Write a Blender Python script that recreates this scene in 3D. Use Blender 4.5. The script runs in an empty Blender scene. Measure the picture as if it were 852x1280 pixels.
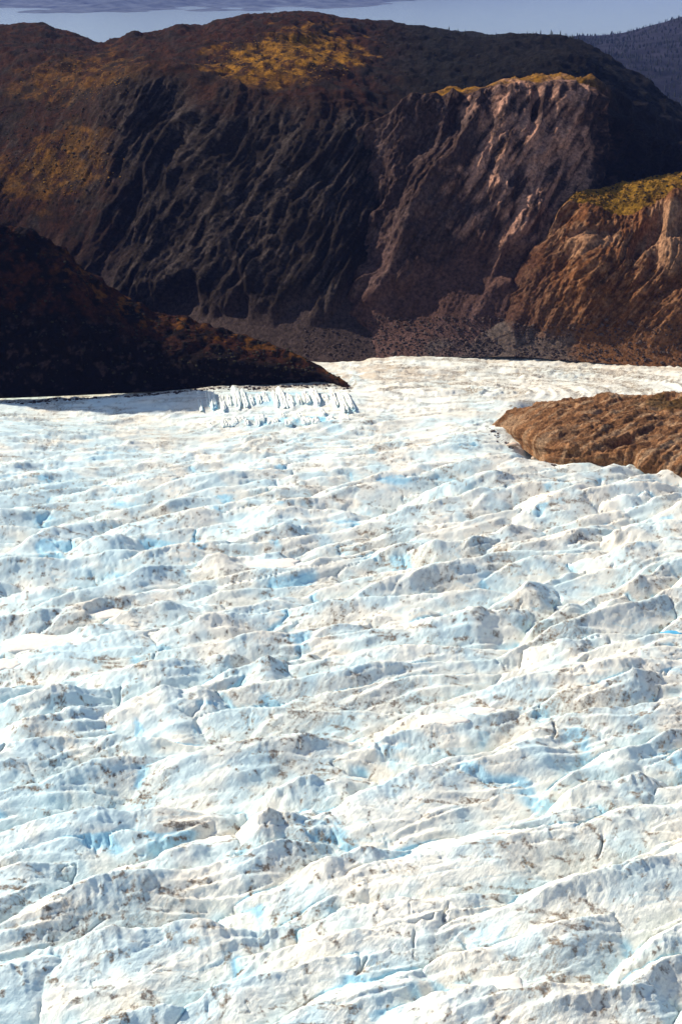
import bpy, math, random
import numpy as np

random.seed(7)
RS = np.random.RandomState(11)
scene = bpy.context.scene
COL = scene.collection
F32 = np.float32

# ------------------------------------------------------------------ camera, world, sun
CAM_H = 400.0
PITCH = math.radians(21.5)
FPX = 1280 * 50 / 36.0                      # focal length in pixels of the 852 x 1280 photograph
cam_d = bpy.data.cameras.new('camera')
cam_d.sensor_fit = 'VERTICAL'; cam_d.sensor_height = 36; cam_d.sensor_width = 24; cam_d.lens = 50
cam_d.clip_start = 1; cam_d.clip_end = 160000
cam = bpy.data.objects.new('camera', cam_d); COL.objects.link(cam)
cam.location = (0, 0, CAM_H)
cam.rotation_euler = (math.radians(90) - PITCH, 0, 0)
scene.camera = cam

SUN_AZ = math.radians(67)                   # towards the left of the view direction
SUN_EL = math.radians(37)
sdir = (-math.sin(SUN_AZ) * math.cos(SUN_EL), math.cos(SUN_AZ) * math.cos(SUN_EL), math.sin(SUN_EL))
world = bpy.data.worlds.new('World'); scene.world = world; world.use_nodes = True
wn = world.node_tree.nodes; wl = world.node_tree.links
sky = wn.new('ShaderNodeTexSky'); sky.sky_type = 'NISHITA'; sky.sun_disc = False
sky.sun_elevation = SUN_EL; sky.sun_rotation = -SUN_AZ
sky.altitude = 200; sky.air_density = 1.0; sky.dust_density = 0.6; sky.ozone_density = 0.3
bg = wn['Background']; bg.inputs['Strength'].default_value = 0.10
wl.new(sky.outputs[0], bg.inputs['Color'])
sun_d = bpy.data.lights.new('sun', 'SUN'); sun_d.energy = 5.0; sun_d.angle = math.radians(0.5)
sun_d.color = (1.0, 0.92, 0.77)
sun = bpy.data.objects.new('sun', sun_d); COL.objects.link(sun)
from mathutils import Vector
sun.rotation_euler = Vector(sdir).to_track_quat('Z', 'Y').to_euler()
scene.view_settings.view_transform = 'Standard'; scene.view_settings.look = 'None'
scene.view_settings.exposure = 0.54; scene.view_settings.gamma = 1.0
scene.cycles.max_bounces = 6; scene.cycles.diffuse_bounces = 3; scene.cycles.volume_bounces = 0
scene.cycles.use_denoising = True

# ------------------------------------------------------------------ projection helpers
cP, sP = math.cos(PITCH), math.sin(PITCH)
def unproj(px, py, y=None, z=None):
    X = (px - 426) / FPX; Y = -(py - 640) / FPX
    d = (X, cP + Y * sP, -sP + Y * cP)
    t = (y / d[1]) if y is not None else (z - CAM_H) / d[2]
    return (d[0] * t, d[1] * t, CAM_H + d[2] * t)
def proj(x, y, z):
    zz = z - CAM_H
    dep = y * cP - zz * sP; up = y * sP + zz * cP
    return 426 + FPX * x / dep, 640 - FPX * up / dep

# ------------------------------------------------------------------ numpy noise
PERM = RS.permutation(256).astype(np.int32); PERM = np.concatenate([PERM, PERM, PERM])
G2 = np.stack([np.cos(np.arange(256) * 2 * np.pi / 256 * 37), np.sin(np.arange(256) * 2 * np.pi / 256 * 37)], 1).astype(F32)
g3 = RS.normal(size=(256, 3)); G3 = (g3 / np.linalg.norm(g3, axis=1)[:, None]).astype(F32)
def n2(x, y):
    x = np.asarray(x, F32); y = np.asarray(y, F32)
    xf = np.floor(x); yf = np.floor(y)
    xi = xf.astype(np.int32) & 255; yi = yf.astype(np.int32) & 255
    fx = x - xf; fy = y - yf
    u = fx * fx * fx * (fx * (fx * 6 - 15) + 10); v = fy * fy * fy * (fy * (fy * 6 - 15) + 10)
    def g(ix, iy, dx, dy):
        gr = G2[PERM[PERM[xi + ix] + yi + iy]]
        return gr[..., 0] * dx + gr[..., 1] * dy
    a = g(0, 0, fx, fy); b = g(1, 0, fx - 1, fy); c = g(0, 1, fx, fy - 1); d = g(1, 1, fx - 1, fy - 1)
    e = a + u * (b - a); f = c + u * (d - c)
    return (e + v * (f - e)) * 1.5
def n3(x, y, z):
    x = np.asarray(x, F32); y = np.asarray(y, F32); z = np.asarray(z, F32)
    xf, yf, zf = np.floor(x), np.floor(y), np.floor(z)
    xi, yi, zi = (a.astype(np.int32) & 255 for a in (xf, yf, zf))
    fx, fy, fz = x - xf, y - yf, z - zf
    w = [a * a * a * (a * (a * 6 - 15) + 10) for a in (fx, fy, fz)]
    r = 0
    for i in (0, 1):
        for j in (0, 1):
            for k in (0, 1):
                gr = G3[PERM[PERM[PERM[xi + i] + yi + j] + zi + k]]
                dot = gr[..., 0] * (fx - i) + gr[..., 1] * (fy - j) + gr[..., 2] * (fz - k)
                r = r + dot * (w[0] if i else 1 - w[0]) * (w[1] if j else 1 - w[1]) * (w[2] if k else 1 - w[2])
    return r * 1.5
def fbm2(x, y, o=4, gain=0.5):
    r = 0; a = 1.0
    for i in range(o):
        r = r + a * n2(x * 2.03 ** i + 17.3 * i, y * 2.03 ** i - 9.1 * i); a *= gain
    return r
def fbm3(x, y, z, o=4, gain=0.5):
    r = 0; a = 1.0
    for i in range(o):
        f = 2.03 ** i
        r = r + a * n3(x * f + 17.3 * i, y * f - 9.1 * i, z * f + 3.7 * i); a *= gain
    return r
def rid3(x, y, z, o=3, gain=0.5):
    r = 0; a = 1.0
    for i in range(o):
        f = 2.07 ** i
        r = r + a * (1 - 2 * np.abs(n3(x * f + 5.3 * i, y * f + 19.1 * i, z * f - 3.7 * i))); a *= gain
    return r
def sst(a, b, x):
    t = np.clip((x - a) / (b - a), 0, 1); return t * t * (3 - 2 * t)

# ------------------------------------------------------------------ object helpers
def tag(o, label=None, cat=None, group=None, kind=None):
    if label: o['label'] = label
    if cat: o['category'] = cat
    if group: o['group'] = group
    if kind: o['kind'] = kind
    return o
def mesh_np(name, V, Q, mat, attrs=None, parent=None, smooth=True):
    me = bpy.data.meshes.new(name)
    nq = len(Q); k = Q.shape[1]
    me.vertices.add(len(V)); me.vertices.foreach_set('co', np.ascontiguousarray(V, F32).ravel())
    me.loops.add(nq * k); me.loops.foreach_set('vertex_index', np.ascontiguousarray(Q, np.int32).ravel())
    me.polygons.add(nq); me.polygons.foreach_set('loop_start', np.arange(nq, dtype=np.int32) * k)
    me.update(calc_edges=True)
    me.polygons.foreach_set('use_smooth', np.full(nq, smooth))
    for an, arr in (attrs or {}).items():
        c4 = np.ones((len(V), 4), F32); c4[:, :arr.shape[1]] = arr
        at = me.attributes.new(an, 'FLOAT_COLOR', 'POINT'); at.data.foreach_set('color', c4.ravel())
    me.materials.append(mat)
    o = bpy.data.objects.new(name, me); COL.objects.link(o)
    if parent is not None: o.parent = parent
    return o
def grid_quads(nr, nc):
    i = np.arange((nr - 1) * (nc - 1)); r = i // (nc - 1); c = i % (nc - 1)
    a = r * nc + c
    return np.stack([a, a + 1, a + nc + 1, a + nc], 1).astype(np.int32)
def mk(name):
    m = bpy.data.materials.new(name); m.use_nodes = True
    return m, m.node_tree.nodes, m.node_tree.links, m.node_tree.nodes['Principled BSDF']
def noise_node(ns, ls, scale, detail=4, rough=0.55, vec=None, mapping=None):
    n = ns.new('ShaderNodeTexNoise'); n.inputs['Scale'].default_value = scale
    n.inputs['Detail'].default_value = detail; n.inputs['Roughness'].default_value = rough
    tc = ns.new('ShaderNodeTexCoord'); src = tc.outputs['Object']
    if mapping:
        mp = ns.new('ShaderNodeMapping'); mp.vector_type = 'TEXTURE'; mp.inputs['Rotation'].default_value = mapping[0]; mp.inputs['Scale'].default_value = mapping[1]
        ls.new(src, mp.inputs['Vector']); src = mp.outputs['Vector']
    ls.new(src, n.inputs['Vector'])
    return n
def ramp(ns, ls, src, stops):
    r = ns.new('ShaderNodeValToRGB'); ls.new(src, r.inputs[0])
    e = r.color_ramp.elements
    while len(e) < len(stops): e.new(0.5)
    for k, (p, c) in enumerate(stops):
        e[k].position = p; e[k].color = (*c, 1) if len(c) == 3 else c
    return r
def mixrgb(ns, ls, a, b, f, mode='MIX'):
    m = ns.new('ShaderNodeMix'); m.data_type = 'RGBA'; m.blend_type = mode
    for s, v in ((6, a), (7, b), (0, f)):
        if isinstance(v, bpy.types.NodeSocket): ls.new(v, m.inputs[s])
        elif s == 0: m.inputs[0].default_value = v
        else: m.inputs[s].default_value = (*v, 1)
    return m.outputs[2]

# ------------------------------------------------------------------ materials
def rock_material(name, bump=0.6, scale=0.25, var=(0.3, 1.7), rough=0.9):
    m, ns, ls, p = mk(name)
    at = ns.new('ShaderNodeAttribute'); at.attribute_name = 'tone'
    n = noise_node(ns, ls, scale, 6, 0.65)
    r = ramp(ns, ls, n.outputs['Fac'], [(0.3, (var[0],) * 3), (0.7, (var[1],) * 3)])
    c = mixrgb(ns, ls, at.outputs['Color'], r.outputs['Color'], 1.0, 'MULTIPLY')
    ls.new(c, p.inputs['Base Color'])
    p.inputs['Roughness'].default_value = rough; p.inputs['Specular IOR Level'].default_value = 0.06
    n2_ = noise_node(ns, ls, scale * 1.6, 6, 0.7)
    chips = noise_node(ns, ls, scale * 1.3, 6, 0.72, mapping=((0.25, 0.6435, 0.1), (0.8, 1.5, 6.0)))
    rg = ns.new('ShaderNodeMath'); rg.operation = 'PINGPONG'; rg.inputs[1].default_value = 0.12
    ls.new(chips.outputs['Fac'], rg.inputs[0])
    b2 = ns.new('ShaderNodeBump'); b2.inputs['Strength'].default_value = bump; b2.inputs['Distance'].default_value = 14.0
    ls.new(rg.outputs[0], b2.inputs['Height'])
    b = ns.new('ShaderNodeBump'); b.inputs['Strength'].default_value = bump; b.inputs['Distance'].default_value = 3.0
    ls.new(n2_.outputs['Fac'], b.inputs['Height']); ls.new(b2.outputs['Normal'], b.inputs['Normal']); ls.new(b.outputs['Normal'], p.inputs['Normal'])
    return m
M_ROCK = rock_material('mountain rock')
M_OUT = rock_material('outcrop rock', 0.7, 0.5)
def plain(name, col, rough=0.9, spec=0.2, nscale=0.6, var=(0.7, 1.3), bump=0.3, bdist=0.3):
    m, ns, ls, p = mk(name)
    n = noise_node(ns, ls, nscale, 5, 0.6)
    r = ramp(ns, ls, n.outputs['Fac'], [(0.3, tuple(c * var[0] for c in col)), (0.7, tuple(c * var[1] for c in col))])
    ls.new(r.outputs['Color'], p.inputs['Base Color'])
    p.inputs['Roughness'].default_value = rough; p.inputs['Specular IOR Level'].default_value = spec
    b = ns.new('ShaderNodeBump'); b.inputs['Strength'].default_value = bump; b.inputs['Distance'].default_value = bdist
    ls.new(n.outputs['Fac'], b.inputs['Height']); ls.new(b.outputs['Normal'], p.inputs['Normal'])
    return m
M_STONE = plain('boulder stone', (0.085, 0.055, 0.045), nscale=1.2)
M_PALE = plain('pale boulder stone', (0.55, 0.42, 0.32), nscale=0.8)
M_SCREE = plain('scree stone', (0.045, 0.03, 0.028), nscale=0.4, var=(0.4, 1.8))
M_FIR = plain('conifer needles', (0.012, 0.014, 0.011), nscale=0.02, var=(0.5, 1.6))
M_BARK = plain('conifer bark', (0.05, 0.04, 0.03))
M_SNOW = plain('old firn', (0.80, 0.74, 0.66), rough=0.7, nscale=0.35, var=(0.86, 1.06), bump=0.35, bdist=0.15)
M_POOL = plain('meltwater blue', (0.10, 0.42, 0.66), rough=0.15, spec=0.5, nscale=0.2, var=(0.7, 1.3), bump=0.05)

def ice_material():
    m, ns, ls, p = mk('glacier ice')
    at = ns.new('ShaderNodeAttribute'); at.attribute_name = 'ice'
    sep = ns.new('ShaderNodeSeparateColor'); ls.new(at.outputs['Color'], sep.inputs[0])
    fine = noise_node(ns, ls, 0.9, 6, 0.7)
    warmn = noise_node(ns, ls, 0.012, 3, 0.5)
    white = ramp(ns, ls, warmn.outputs['Fac'], [(0.34, (0.84, 0.90, 0.84)), (0.58, (0.95, 0.915, 0.80))])
    fr = ramp(ns, ls, fine.outputs['Fac'], [(0.25, (0.88, 0.88, 0.88)), (0.7, (1.03, 1.03, 1.03))])
    c = mixrgb(ns, ls, white.outputs['Color'], fr.outputs['Color'], 1.0, 'MULTIPLY')
    c = mixrgb(ns, ls, c, (0.22, 0.68, 0.92), sep.outputs['Green'])
    # dirt: attribute broken up by fine noise
    dn = noise_node(ns, ls, 0.55, 6, 0.75)
    dr = ramp(ns, ls, dn.outputs['Fac'], [(0.38, (0.2,) * 3), (0.6, (1.35,) * 3)])
    mul = ns.new('ShaderNodeMath'); mul.operation = 'MULTIPLY'; mul.use_clamp = True
    ls.new(sep.outputs['Red'], mul.inputs[0]); ls.new(dr.outputs['Color'], mul.inputs[1])
    dcol = ramp(ns, ls, noise_node(ns, ls, 0.05, 3).outputs['Fac'], [(0.35, (0.15, 0.125, 0.11)), (0.65, (0.18, 0.125, 0.075))])
    c = mixrgb(ns, ls, c, dcol.outputs['Color'], mul.outputs[0])
    # sand coloured film
    c = mixrgb(ns, ls, c, (0.62, 0.50, 0.37), sep.outputs['Blue'])
    ls.new(c, p.inputs['Base Color'])
    p.inputs['Roughness'].default_value = 0.6; p.inputs['Specular IOR Level'].default_value = 0.25
    # relief: foliation lines across the ice and pitting of the surface
    st = noise_node(ns, ls, 0.5, 5, 0.65, mapping=((0, 0, math.radians(58)), (5.0, 0.7, 1.5)))
    pit = noise_node(ns, ls, 1.3, 5, 0.65)
    add = ns.new('ShaderNodeMath'); add.operation = 'ADD'
    ls.new(st.outputs['Fac'], add.inputs[0]); ls.new(pit.outputs['Fac'], add.inputs[1])
    b = ns.new('ShaderNodeBump'); b.inputs['Strength'].default_value = 0.55; b.inputs['Distance'].default_value = 0.9
    ls.new(add.outputs[0], b.inputs['Height']); ls.new(b.outputs['Normal'], p.inputs['Normal'])
    return m
M_ICE = ice_material()

# ------------------------------------------------------------------ lofted terrain
UMIN, UMAX = -0.37, 0.37
def line(pts):
    """pts: (px, py, depth or ('z', height)) -> arrays u, y, z sorted by u"""
    P = [unproj(a, b, z=c[1]) if isinstance(c, tuple) else unproj(a, b, y=c) for a, b, c in pts]
    P = np.array(P); u = P[:, 0] / P[:, 1]; o = np.argsort(u)
    return u[o], P[o, 1], P[o, 2]
def pchip(xs, ys, x):
    d = np.gradient(ys, xs) if len(xs) > 2 else np.zeros(len(xs))
    s = np.diff(ys) / np.diff(xs)
    for i in range(1, len(xs) - 1):
        d[i] = 0 if s[i - 1] * s[i] <= 0 else 2 * s[i - 1] * s[i] / (s[i - 1] + s[i])
    d[0], d[-1] = s[0], s[-1]
    i = np.clip(np.searchsorted(xs, x) - 1, 0, len(xs) - 2)
    h = xs[i + 1] - xs[i]; t = np.clip((x - xs[i]) / h, 0, 1)
    return (ys[i] * (1 + 2 * t) * (1 - t) ** 2 + ys[i + 1] * t * t * (3 - 2 * t) + h * (d[i] * t * (1 - t) ** 2 - d[i + 1] * t * t * (1 - t)))
def loft(lines, rows, u):
    """Catmull-Rom loft through the lines for every bearing u. rows: rows per segment. returns X, Y, Z (R, C) and T (R,)"""
    Ls = []
    for L in lines:
        a, b, c = line(L)
        Ls.append((pchip(a, b, u), pchip(a, c, u)))
    Yc = np.array([l[0] for l in Ls]); Zc = np.array([l[1] for l in Ls])
    outY, outZ, T = [], [], []
    n = len(Ls)
    for s in range(n - 1):
        for k in range(rows[s] + (1 if s == n - 2 else 0)):
            t = k / rows[s]
            def cr(A):
                p0 = A[max(s - 1, 0)]; p1 = A[s]; p2 = A[s + 1]; p3 = A[min(s + 2, n - 1)]
                cat = 0.5 * (2 * p1 + (p2 - p0) * t + (2 * p0 - 5 * p1 + 4 * p2 - p3) * t * t + (3 * p1 - p0 - 3 * p2 + p3) * t ** 3)
                return 0.4 * cat + 0.6 * (p1 + (p2 - p1) * t)
            outY.append(cr(Yc)); outZ.append(cr(Zc)); T.append(s + t)
    Y = np.array(outY); Z = np.array(outZ); X = Y * u[None, :]
    return X, Y, Z, np.array(T)
def normals(X, Y, Z):
    P = np.stack([X, Y, Z], -1)
    a = np.gradient(P, axis=0); b = np.gradient(P, axis=1)
    n = np.cross(b, a); n /= np.linalg.norm(n, axis=-1, keepdims=True) + 1e-9
    return n
def smooth_rows(A, k=3):
    for _ in range(k):
        B = A.copy(); B[1:-1] = (A[:-2] + 2 * A[1:-1] + A[2:]) / 4; B[:, 1:-1] = (B[:, :-2] + 2 * B[:, 1:-1] + B[:, 2:]) / 4
        A = B
    return A
def ribbed(X, Y, Z, big, mid, fine, lean=0.75, seed=0.0, w_big=70., w_mid=22., w_fine=6.):
    """displacement of a rock face: ribs leaning to the right going up, broken by blocky relief"""
    warp = 14 * n3(X / 110 + seed, Y / 110, Z / 110) + 2.0 * n3(X / 30 + seed, Y / 30, Z / 30)
    am = 0.35 + 1.1 * sst(-0.4, 0.6, fbm3(X / 70 + seed + 40, Y / 70, Z / 70, 2))
    q = X - lean * Z + 0.25 * Y + warp; r = Z + lean * X
    d = big * rid3(q / w_big + seed, r / (w_big * 6), Y / 400., 3, 0.5)
    d = d + am * mid * rid3(q / w_mid + seed * 2, r / (w_mid * 6.5), Y / 160., 3, 0.55)
    d = d + (1.4 - 0.6 * am) * fine * rid3(q / w_fine + seed * 3, r / (w_fine * 5), Y / 40., 2, 0.6)
    d = d + 0.5 * fine * rid3(q / 2.6 + seed * 5, r / 10., Y / 12., 2, 0.6)
    blk = n3(q / 20. + 3, r / 64., Y / 70.); d = d + mid * 1.1 * np.round(blk * 4) / 4
    blk = n3(q / 8. + 13, r / 22., Y / 30.); d = d + mid * 0.55 * np.round(blk * 4) / 4
    blk = n3(q / 40. + 23, r / 26., Y / 60.); d = d + mid * 0.8 * np.round(blk * 4) / 4
    return d
def build_terrain(name, X, Y, Z, tone, mat, **kw):
    V = np.stack([X, Y, Z], -1).reshape(-1, 3)
    o = mesh_np(name, V, grid_quads(*X.shape), mat, {'tone': tone.reshape(-1, 3)})
    tag(o, **kw)
    return o
def blend(base, col, m):
    return base + (np.array(col, F32) - base) * m[..., None]
def blob(PX, PY, cx, cy, rx, ry, rot=0., nz=None):
    c, s = math.cos(rot), math.sin(rot)
    dx, dy = PX - cx, PY - cy
    e = np.sqrt(((dx * c + dy * s) / rx) ** 2 + ((-dx * s + dy * c) / ry) ** 2)
    if nz is not None: e = e + nz
    return 1 - sst(0.55, 1.1, e)

# ---- main massif behind the glacier
def mountain():
    u = np.linspace(UMIN, UMAX, 750)
    L = [
        [(-260, 470, 1640), (0, 470, 1640), (200, 462, 1560), (380, 457, 1490), (430, 458, 1468), (500, 455, 1465), (600, 455, 1490), (700, 470, 1600), (900, 470, 1720), (1100, 470, 1720)],
        [(-260, 400, 1700), (0, 400, 1700), (200, 396, 1630), (300, 385, 1570), (400, 392, 1525), (500, 400, 1525), (600, 390, 1560), (700, 380, 1720), (900, 380, 1850), (1100, 380, 1850)],
        [(-260, 230, 1830), (0, 240, 1810), (100, 255, 1760), (200, 260, 1725), (300, 255, 1660), (400, 260, 1625), (500, 260, 1625), (600, 250, 1690), (700, 240, 1880), (900, 250, 1980), (1100, 250, 1980)],
        [(-260, 120, 2000), (0, 135, 1960), (90, 120, 1920), (160, 98, 1860), (215, 92, 1850), (265, 108, 1790), (320, 112, 1770), (400, 120, 1740), (440, 128, 1745), (500, 152, 1760), (600, 140, 1860), (700, 110, 2060), (800, 150, 2150), (900, 200, 2150), (1100, 250, 2150)],
        [(-260, 60, 2280), (0, 62, 2250), (100, 75, 2180), (160, 70, 2180), (250, 56, 2160), (350, 50, 2150), (430, 66, 2150), (500, 72, 2160), (600, 76, 2200), (700, 72, 2250), (800, 115, 2300), (900, 170, 2300), (1100, 220, 2300)],
        [(-260, 40, 2650), (-60, 34, 2600), (0, 32, 2580), (30, 29, 2570), (50, 31, 2560), (70, 39, 2550), (100, 46, 2540), (130, 56, 2530), (150, 49, 2520), (170, 40, 2520), (200, 40, 2520), (225, 33, 2520), (250, 35, 2520), (270, 27, 2520), (310, 20, 2520), (345, 18, 2520), (380, 15, 2520), (420, 21, 2520), (480, 29, 2550), (540, 37, 2600), (600, 47, 2620), (640, 44, 2640), (690, 46, 2650), (730, 57, 2640), (770, 78, 2600), (810, 108, 2560), (852, 142, 2520), (950, 210, 2450), (1100, 260, 2400)],
        [(-260, 45, 3300), (0, 45, 3300), (130, 70, 3300), (380, 35, 3300), (690, 62, 3300), (852, 150, 3000), (1100, 270, 3000)],
        [(-260, 100, 4300), (0, 140, 4700), (430, 140, 4700), (852, 210, 4000), (1100, 300, 4000)],
        [(-260, 240, 5200), (0, 240, 5200), (430, 240, 5200), (852, 300, 4500), (1100, 400, 4500)],
    ]
    X, Y, Z, T = loft(L, [40, 115, 110, 45, 45, 8, 5, 3], u)
    N = normals(smooth_rows(X), smooth_rows(Y), smooth_rows(Z))
    Tt = np.repeat(T[:, None], len(u), 1)
    PX, PY = proj(X, Y, Z)
    Te = Tt - 0.55 * sst(-0.35, 0.5, fbm3((X - 0.75 * Z) / 55 + 3, Y / 90, (Z + 0.75 * X) / 160, 3))
    face = sst(0.7, 1.25, Te) * (1 - sst(2.7, 3.15, Tt + 0.25 * n3(X / 60, Y / 60, Z / 60)))
    leftsoft = 1 - 0.72 * (1 - sst(90, 190, PX)) * sst(0.8, 1.4, Tt)
    rb = ribbed(X, Y, Z, 13, 4.5, 2.2, 0.75, 0.0)
    plateau = 1 - face
    soft = 9 * fbm3(X / 140, Y / 140, Z / 140, 3) + 4.5 * fbm3(X / 26, Y / 34, Z / 26, 4, 0.6) + 1.6 * rid3(X / 40, Y / 30, Z / 20, 3, 0.6)
    screeish = 1 - sst(0.7, 1.15, Te)
    back = sst(4.7, 5.1, Tt)
    d = rb * face * leftsoft + soft * plateau * (1 - 0.75 * screeish) * (1 - 0.45 * back) + 0.6 * screeish * fbm3(X / 3., Y / 3., Z / 3., 2)
    d = d * sst(0.0, 0.15, Tt)
    X, Y, Z = X + N[..., 0] * d, Y + N[..., 1] * d, Z + N[..., 2] * d
    X, Y, Z = X.astype(F32), Y.astype(F32), Z.astype(F32)
    nzb = 0.5 * fbm3(X / 40, Y / 40, Z / 40, 4, 0.6)
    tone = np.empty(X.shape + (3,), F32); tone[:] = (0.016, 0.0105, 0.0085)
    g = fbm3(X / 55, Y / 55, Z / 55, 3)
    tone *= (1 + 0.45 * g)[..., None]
    # pale streaks following the ribs
    q = X - 0.75 * Z
    stq = sst(0.55, 0.95, rid3(q / 9., (Z + 0.75 * X) / 60., Y / 200., 2, 0.5) * 0.7 + 0.35 * n3(X / 70, Y / 70, Z / 70))
    tone = blend(tone, (0.075, 0.056, 0.05), 0.6 * stq * face)
    # scree: brown grey
    tone = blend(tone, (0.062, 0.042, 0.039), np.clip(screeish + 0.0, 0, 1) * 0.8)
    # tundra: rust heath on the plateau and the left slope
    veg = np.clip(plateau * sst(1.6, 2.0, Tt), 0, 1)
    veg = np.maximum(veg, (1 - sst(70, 200, PX + 60 * nzb)) * sst(1.2, 1.9, Tt) * 0.9)
    rock_show = sst(0.05, 0.45, fbm3(X / 30 + 9, Y / 30, Z / 30, 4, 0.6))
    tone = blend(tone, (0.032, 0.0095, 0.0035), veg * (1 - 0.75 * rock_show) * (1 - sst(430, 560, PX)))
    tone = blend(tone, (0.006, 0.0048, 0.0036), veg * sst(430, 560, PX) * 0.9)  # shadow over the right of the plateau, painted in near-black
    grass = np.maximum.reduce([
        blob(PX, PY, 360, 72, 105, 30, -0.12, nzb), 0.7 * blob(PX, PY, 330, 98, 60, 14, 0.0, nzb),
        0.42 * blob(PX, PY, 95, 205, 65, 45, -0.5, nzb), 0.3 * blob(PX, PY, 100, 100, 90, 30, -0.2, nzb), 0.34 * blob(PX, PY, 30, 225, 60, 30, 0, nzb)])
    grass = grass * sst(-0.5, 0.2, fbm3(X / 18, Y / 25, Z / 18, 3, 0.6)) * veg
    tone = blend(tone, (0.26, 0.115, 0.010), grass * 0.95)
    dk = sst(-0.1, 0.5, fbm3(X / 22 + 31, Y / 45, Z / 22, 4, 0.6)) * veg
    tone = tone * (1 + 0.55 * fbm3(X / 6, Y / 8, Z / 6, 3, 0.7) * veg)[..., None]
    tone = np.clip(tone, 0.002, 1)
    tone = blend(tone, (0.009, 0.006, 0.004), dk * 0.65 * (1 - 0.5 * grass))
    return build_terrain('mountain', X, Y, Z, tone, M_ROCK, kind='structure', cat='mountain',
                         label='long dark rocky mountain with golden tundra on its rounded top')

def buttress():
    u = np.linspace(-0.12, UMAX, 560)
    L = [
        [(200, 520, 1500), (380, 470, 1500), (430, 462, 1480), (480, 455, 1460), (560, 446, 1455), (620, 446, 1455), (700, 450, 1460), (800, 460, 1500), (900, 465, 1560), (1100, 465, 1560)],
        [(200, 500, 1540), (380, 440, 1540), (430, 425, 1530), (480, 405, 1510), (560, 390, 1505), (620, 395, 1500), (700, 400, 1520), (800, 420, 1600), (900, 430, 1650), (1100, 430, 1650)],
        [(200, 480, 1620), (380, 380, 1590), (430, 320, 1600), (480, 275, 1600), (560, 240, 1605), (620, 230, 1615), (680, 240, 1625), (720, 250, 1660), (800, 270, 1800), (900, 280, 1900), (1100, 300, 1950)],
        [(200, 470, 1690), (380, 330, 1665), (430, 225, 1685), (460, 180, 1700), (485, 152, 1700), (510, 135, 1705), (540, 121, 1710), (570, 116, 1715), (605, 114, 1715), (625, 108, 1715), (650, 106, 1715), (690, 103, 1720), (725, 104, 1740), (760, 135, 1800), (800, 170, 1900), (852, 190, 2000), (950, 220, 2080), (1100, 280, 2100)],
        [(200, 470, 1720), (380, 325, 1695), (430, 218, 1718), (460, 174, 1728), (485, 145, 1728), (510, 127, 1735), (540, 115, 1740), (570, 111, 1750), (605, 110, 1750), (625, 104, 1755), (650, 100, 1765), (690, 95, 1780), (725, 96, 1800), (760, 108, 1860), (800, 128, 1950), (852, 155, 2060), (950, 200, 2160), (1100, 270, 2200)],
        [(200, 520, 1850), (430, 290, 1830), (540, 150, 1840), (690, 118, 1930), (800, 150, 2080), (950, 230, 2300), (1100, 300, 2350)],
        [(200, 560, 2000), (430, 350, 1950), (540, 230, 1990), (690, 200, 2100), (800, 220, 2250), (950, 300, 2500), (1100, 350, 2500)],
    ]
    X, Y, Z, T = loft(L, [40, 90, 110, 16, 14, 8], u)
    N = normals(smooth_rows(X), smooth_rows(Y), smooth_rows(Z))
    Tt = np.repeat(T[:, None], len(u), 1); PX, PY = proj(X, Y, Z)
    face = sst(0.55, 1.2, Tt) * (1 - sst(2.85, 3.05, Tt))
    rb = ribbed(X, Y, Z, 15, 5.0, 2.2, 0.75, 4.4, 62., 20., 5.5)
    screeish = 1 - sst(0.8, 1.4, Tt - 0.36 + 0.45 * fbm3((X - 0.75 * Z) / 40, Y / 60, (Z + 0.75 * X) / 120, 3))
    d = rb * face * (1 - 0.82 * screeish) + 2.5 * screeish * n3(X / 60, Y / 60, Z / 60) + (1 - face) * (1.0 * fbm3(X / 14, Y / 14, Z / 14, 3) + 6.0 * sst(2.75, 3.0, Tt) * fbm3(X / 34, Y / 50, Z / 34, 4, 0.6)) + 0.7 * screeish * fbm3(X / 3., Y / 3., Z / 3., 2)
    d = d * sst(0.0, 0.15, Tt)
    X, Y, Z = (X + N[..., 0] * d).astype(F32), (Y + N[..., 1] * d).astype(F32), (Z + N[..., 2] * d).astype(F32)
    nzb = 0.5 * fbm3(X / 30, Y / 30, Z / 30, 4, 0.6)
    tone = np.empty(X.shape + (3,), F32); tone[:] = (0.048, 0.0275, 0.023)
    tone *= (1 + 0.5 * fbm3(X / 30, Y / 30, Z / 30, 4, 0.6))[..., None]
    pale = blob(PX, PY, 655, 220, 85, 150, 0.3, nzb) * sst(-0.5, 0.35, fbm3((X - 0.75 * Z) / 13 + 2, Y / 40, (Z + 0.75 * X) / 70, 4, 0.6))  # sunlit part of the face, painted in as paler rock
    tone = blend(tone, (0.50, 0.26, 0.175), np.clip(pale * 1.15, 0, 1))
    stq = sst(0.5, 0.95, rid3((X - 0.7 * Z) / 8., (Z + 0.7 * X) / 45., Y / 150., 2, 0.5) * 0.7 + 0.3 * n3(X / 50, Y / 50, Z / 50))
    tone = blend(tone, (0.13, 0.085, 0.075), 0.5 * stq * face)
    tone = blend(tone, (0.125, 0.068, 0.058), screeish * 0.8)
    fan = blob(PX, PY, 560, 360, 130, 50, -0.6, nzb) + blob(PX, PY, 640, 370, 60, 60, -0.8, nzb)
    tone = blend(tone, (0.075, 0.038, 0.029), np.clip(fan, 0, 1) * 0.7)
    tone = blend(tone, (0.095, 0.075, 0.068), 0.8 * blob(PX, PY, 640, 435, 110, 26, 0.0, nzb))
    grass = sst(2.9, 3.1, Tt + 0.1 * nzb) * (1 - sst(4.1, 4.6, Tt)) * (1 - sst(725, 775, PX + 20 * nzb)) * sst(-0.75, -0.1, nzb + 0.35 * n3(X / 20, Y / 20, Z / 20))
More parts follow.
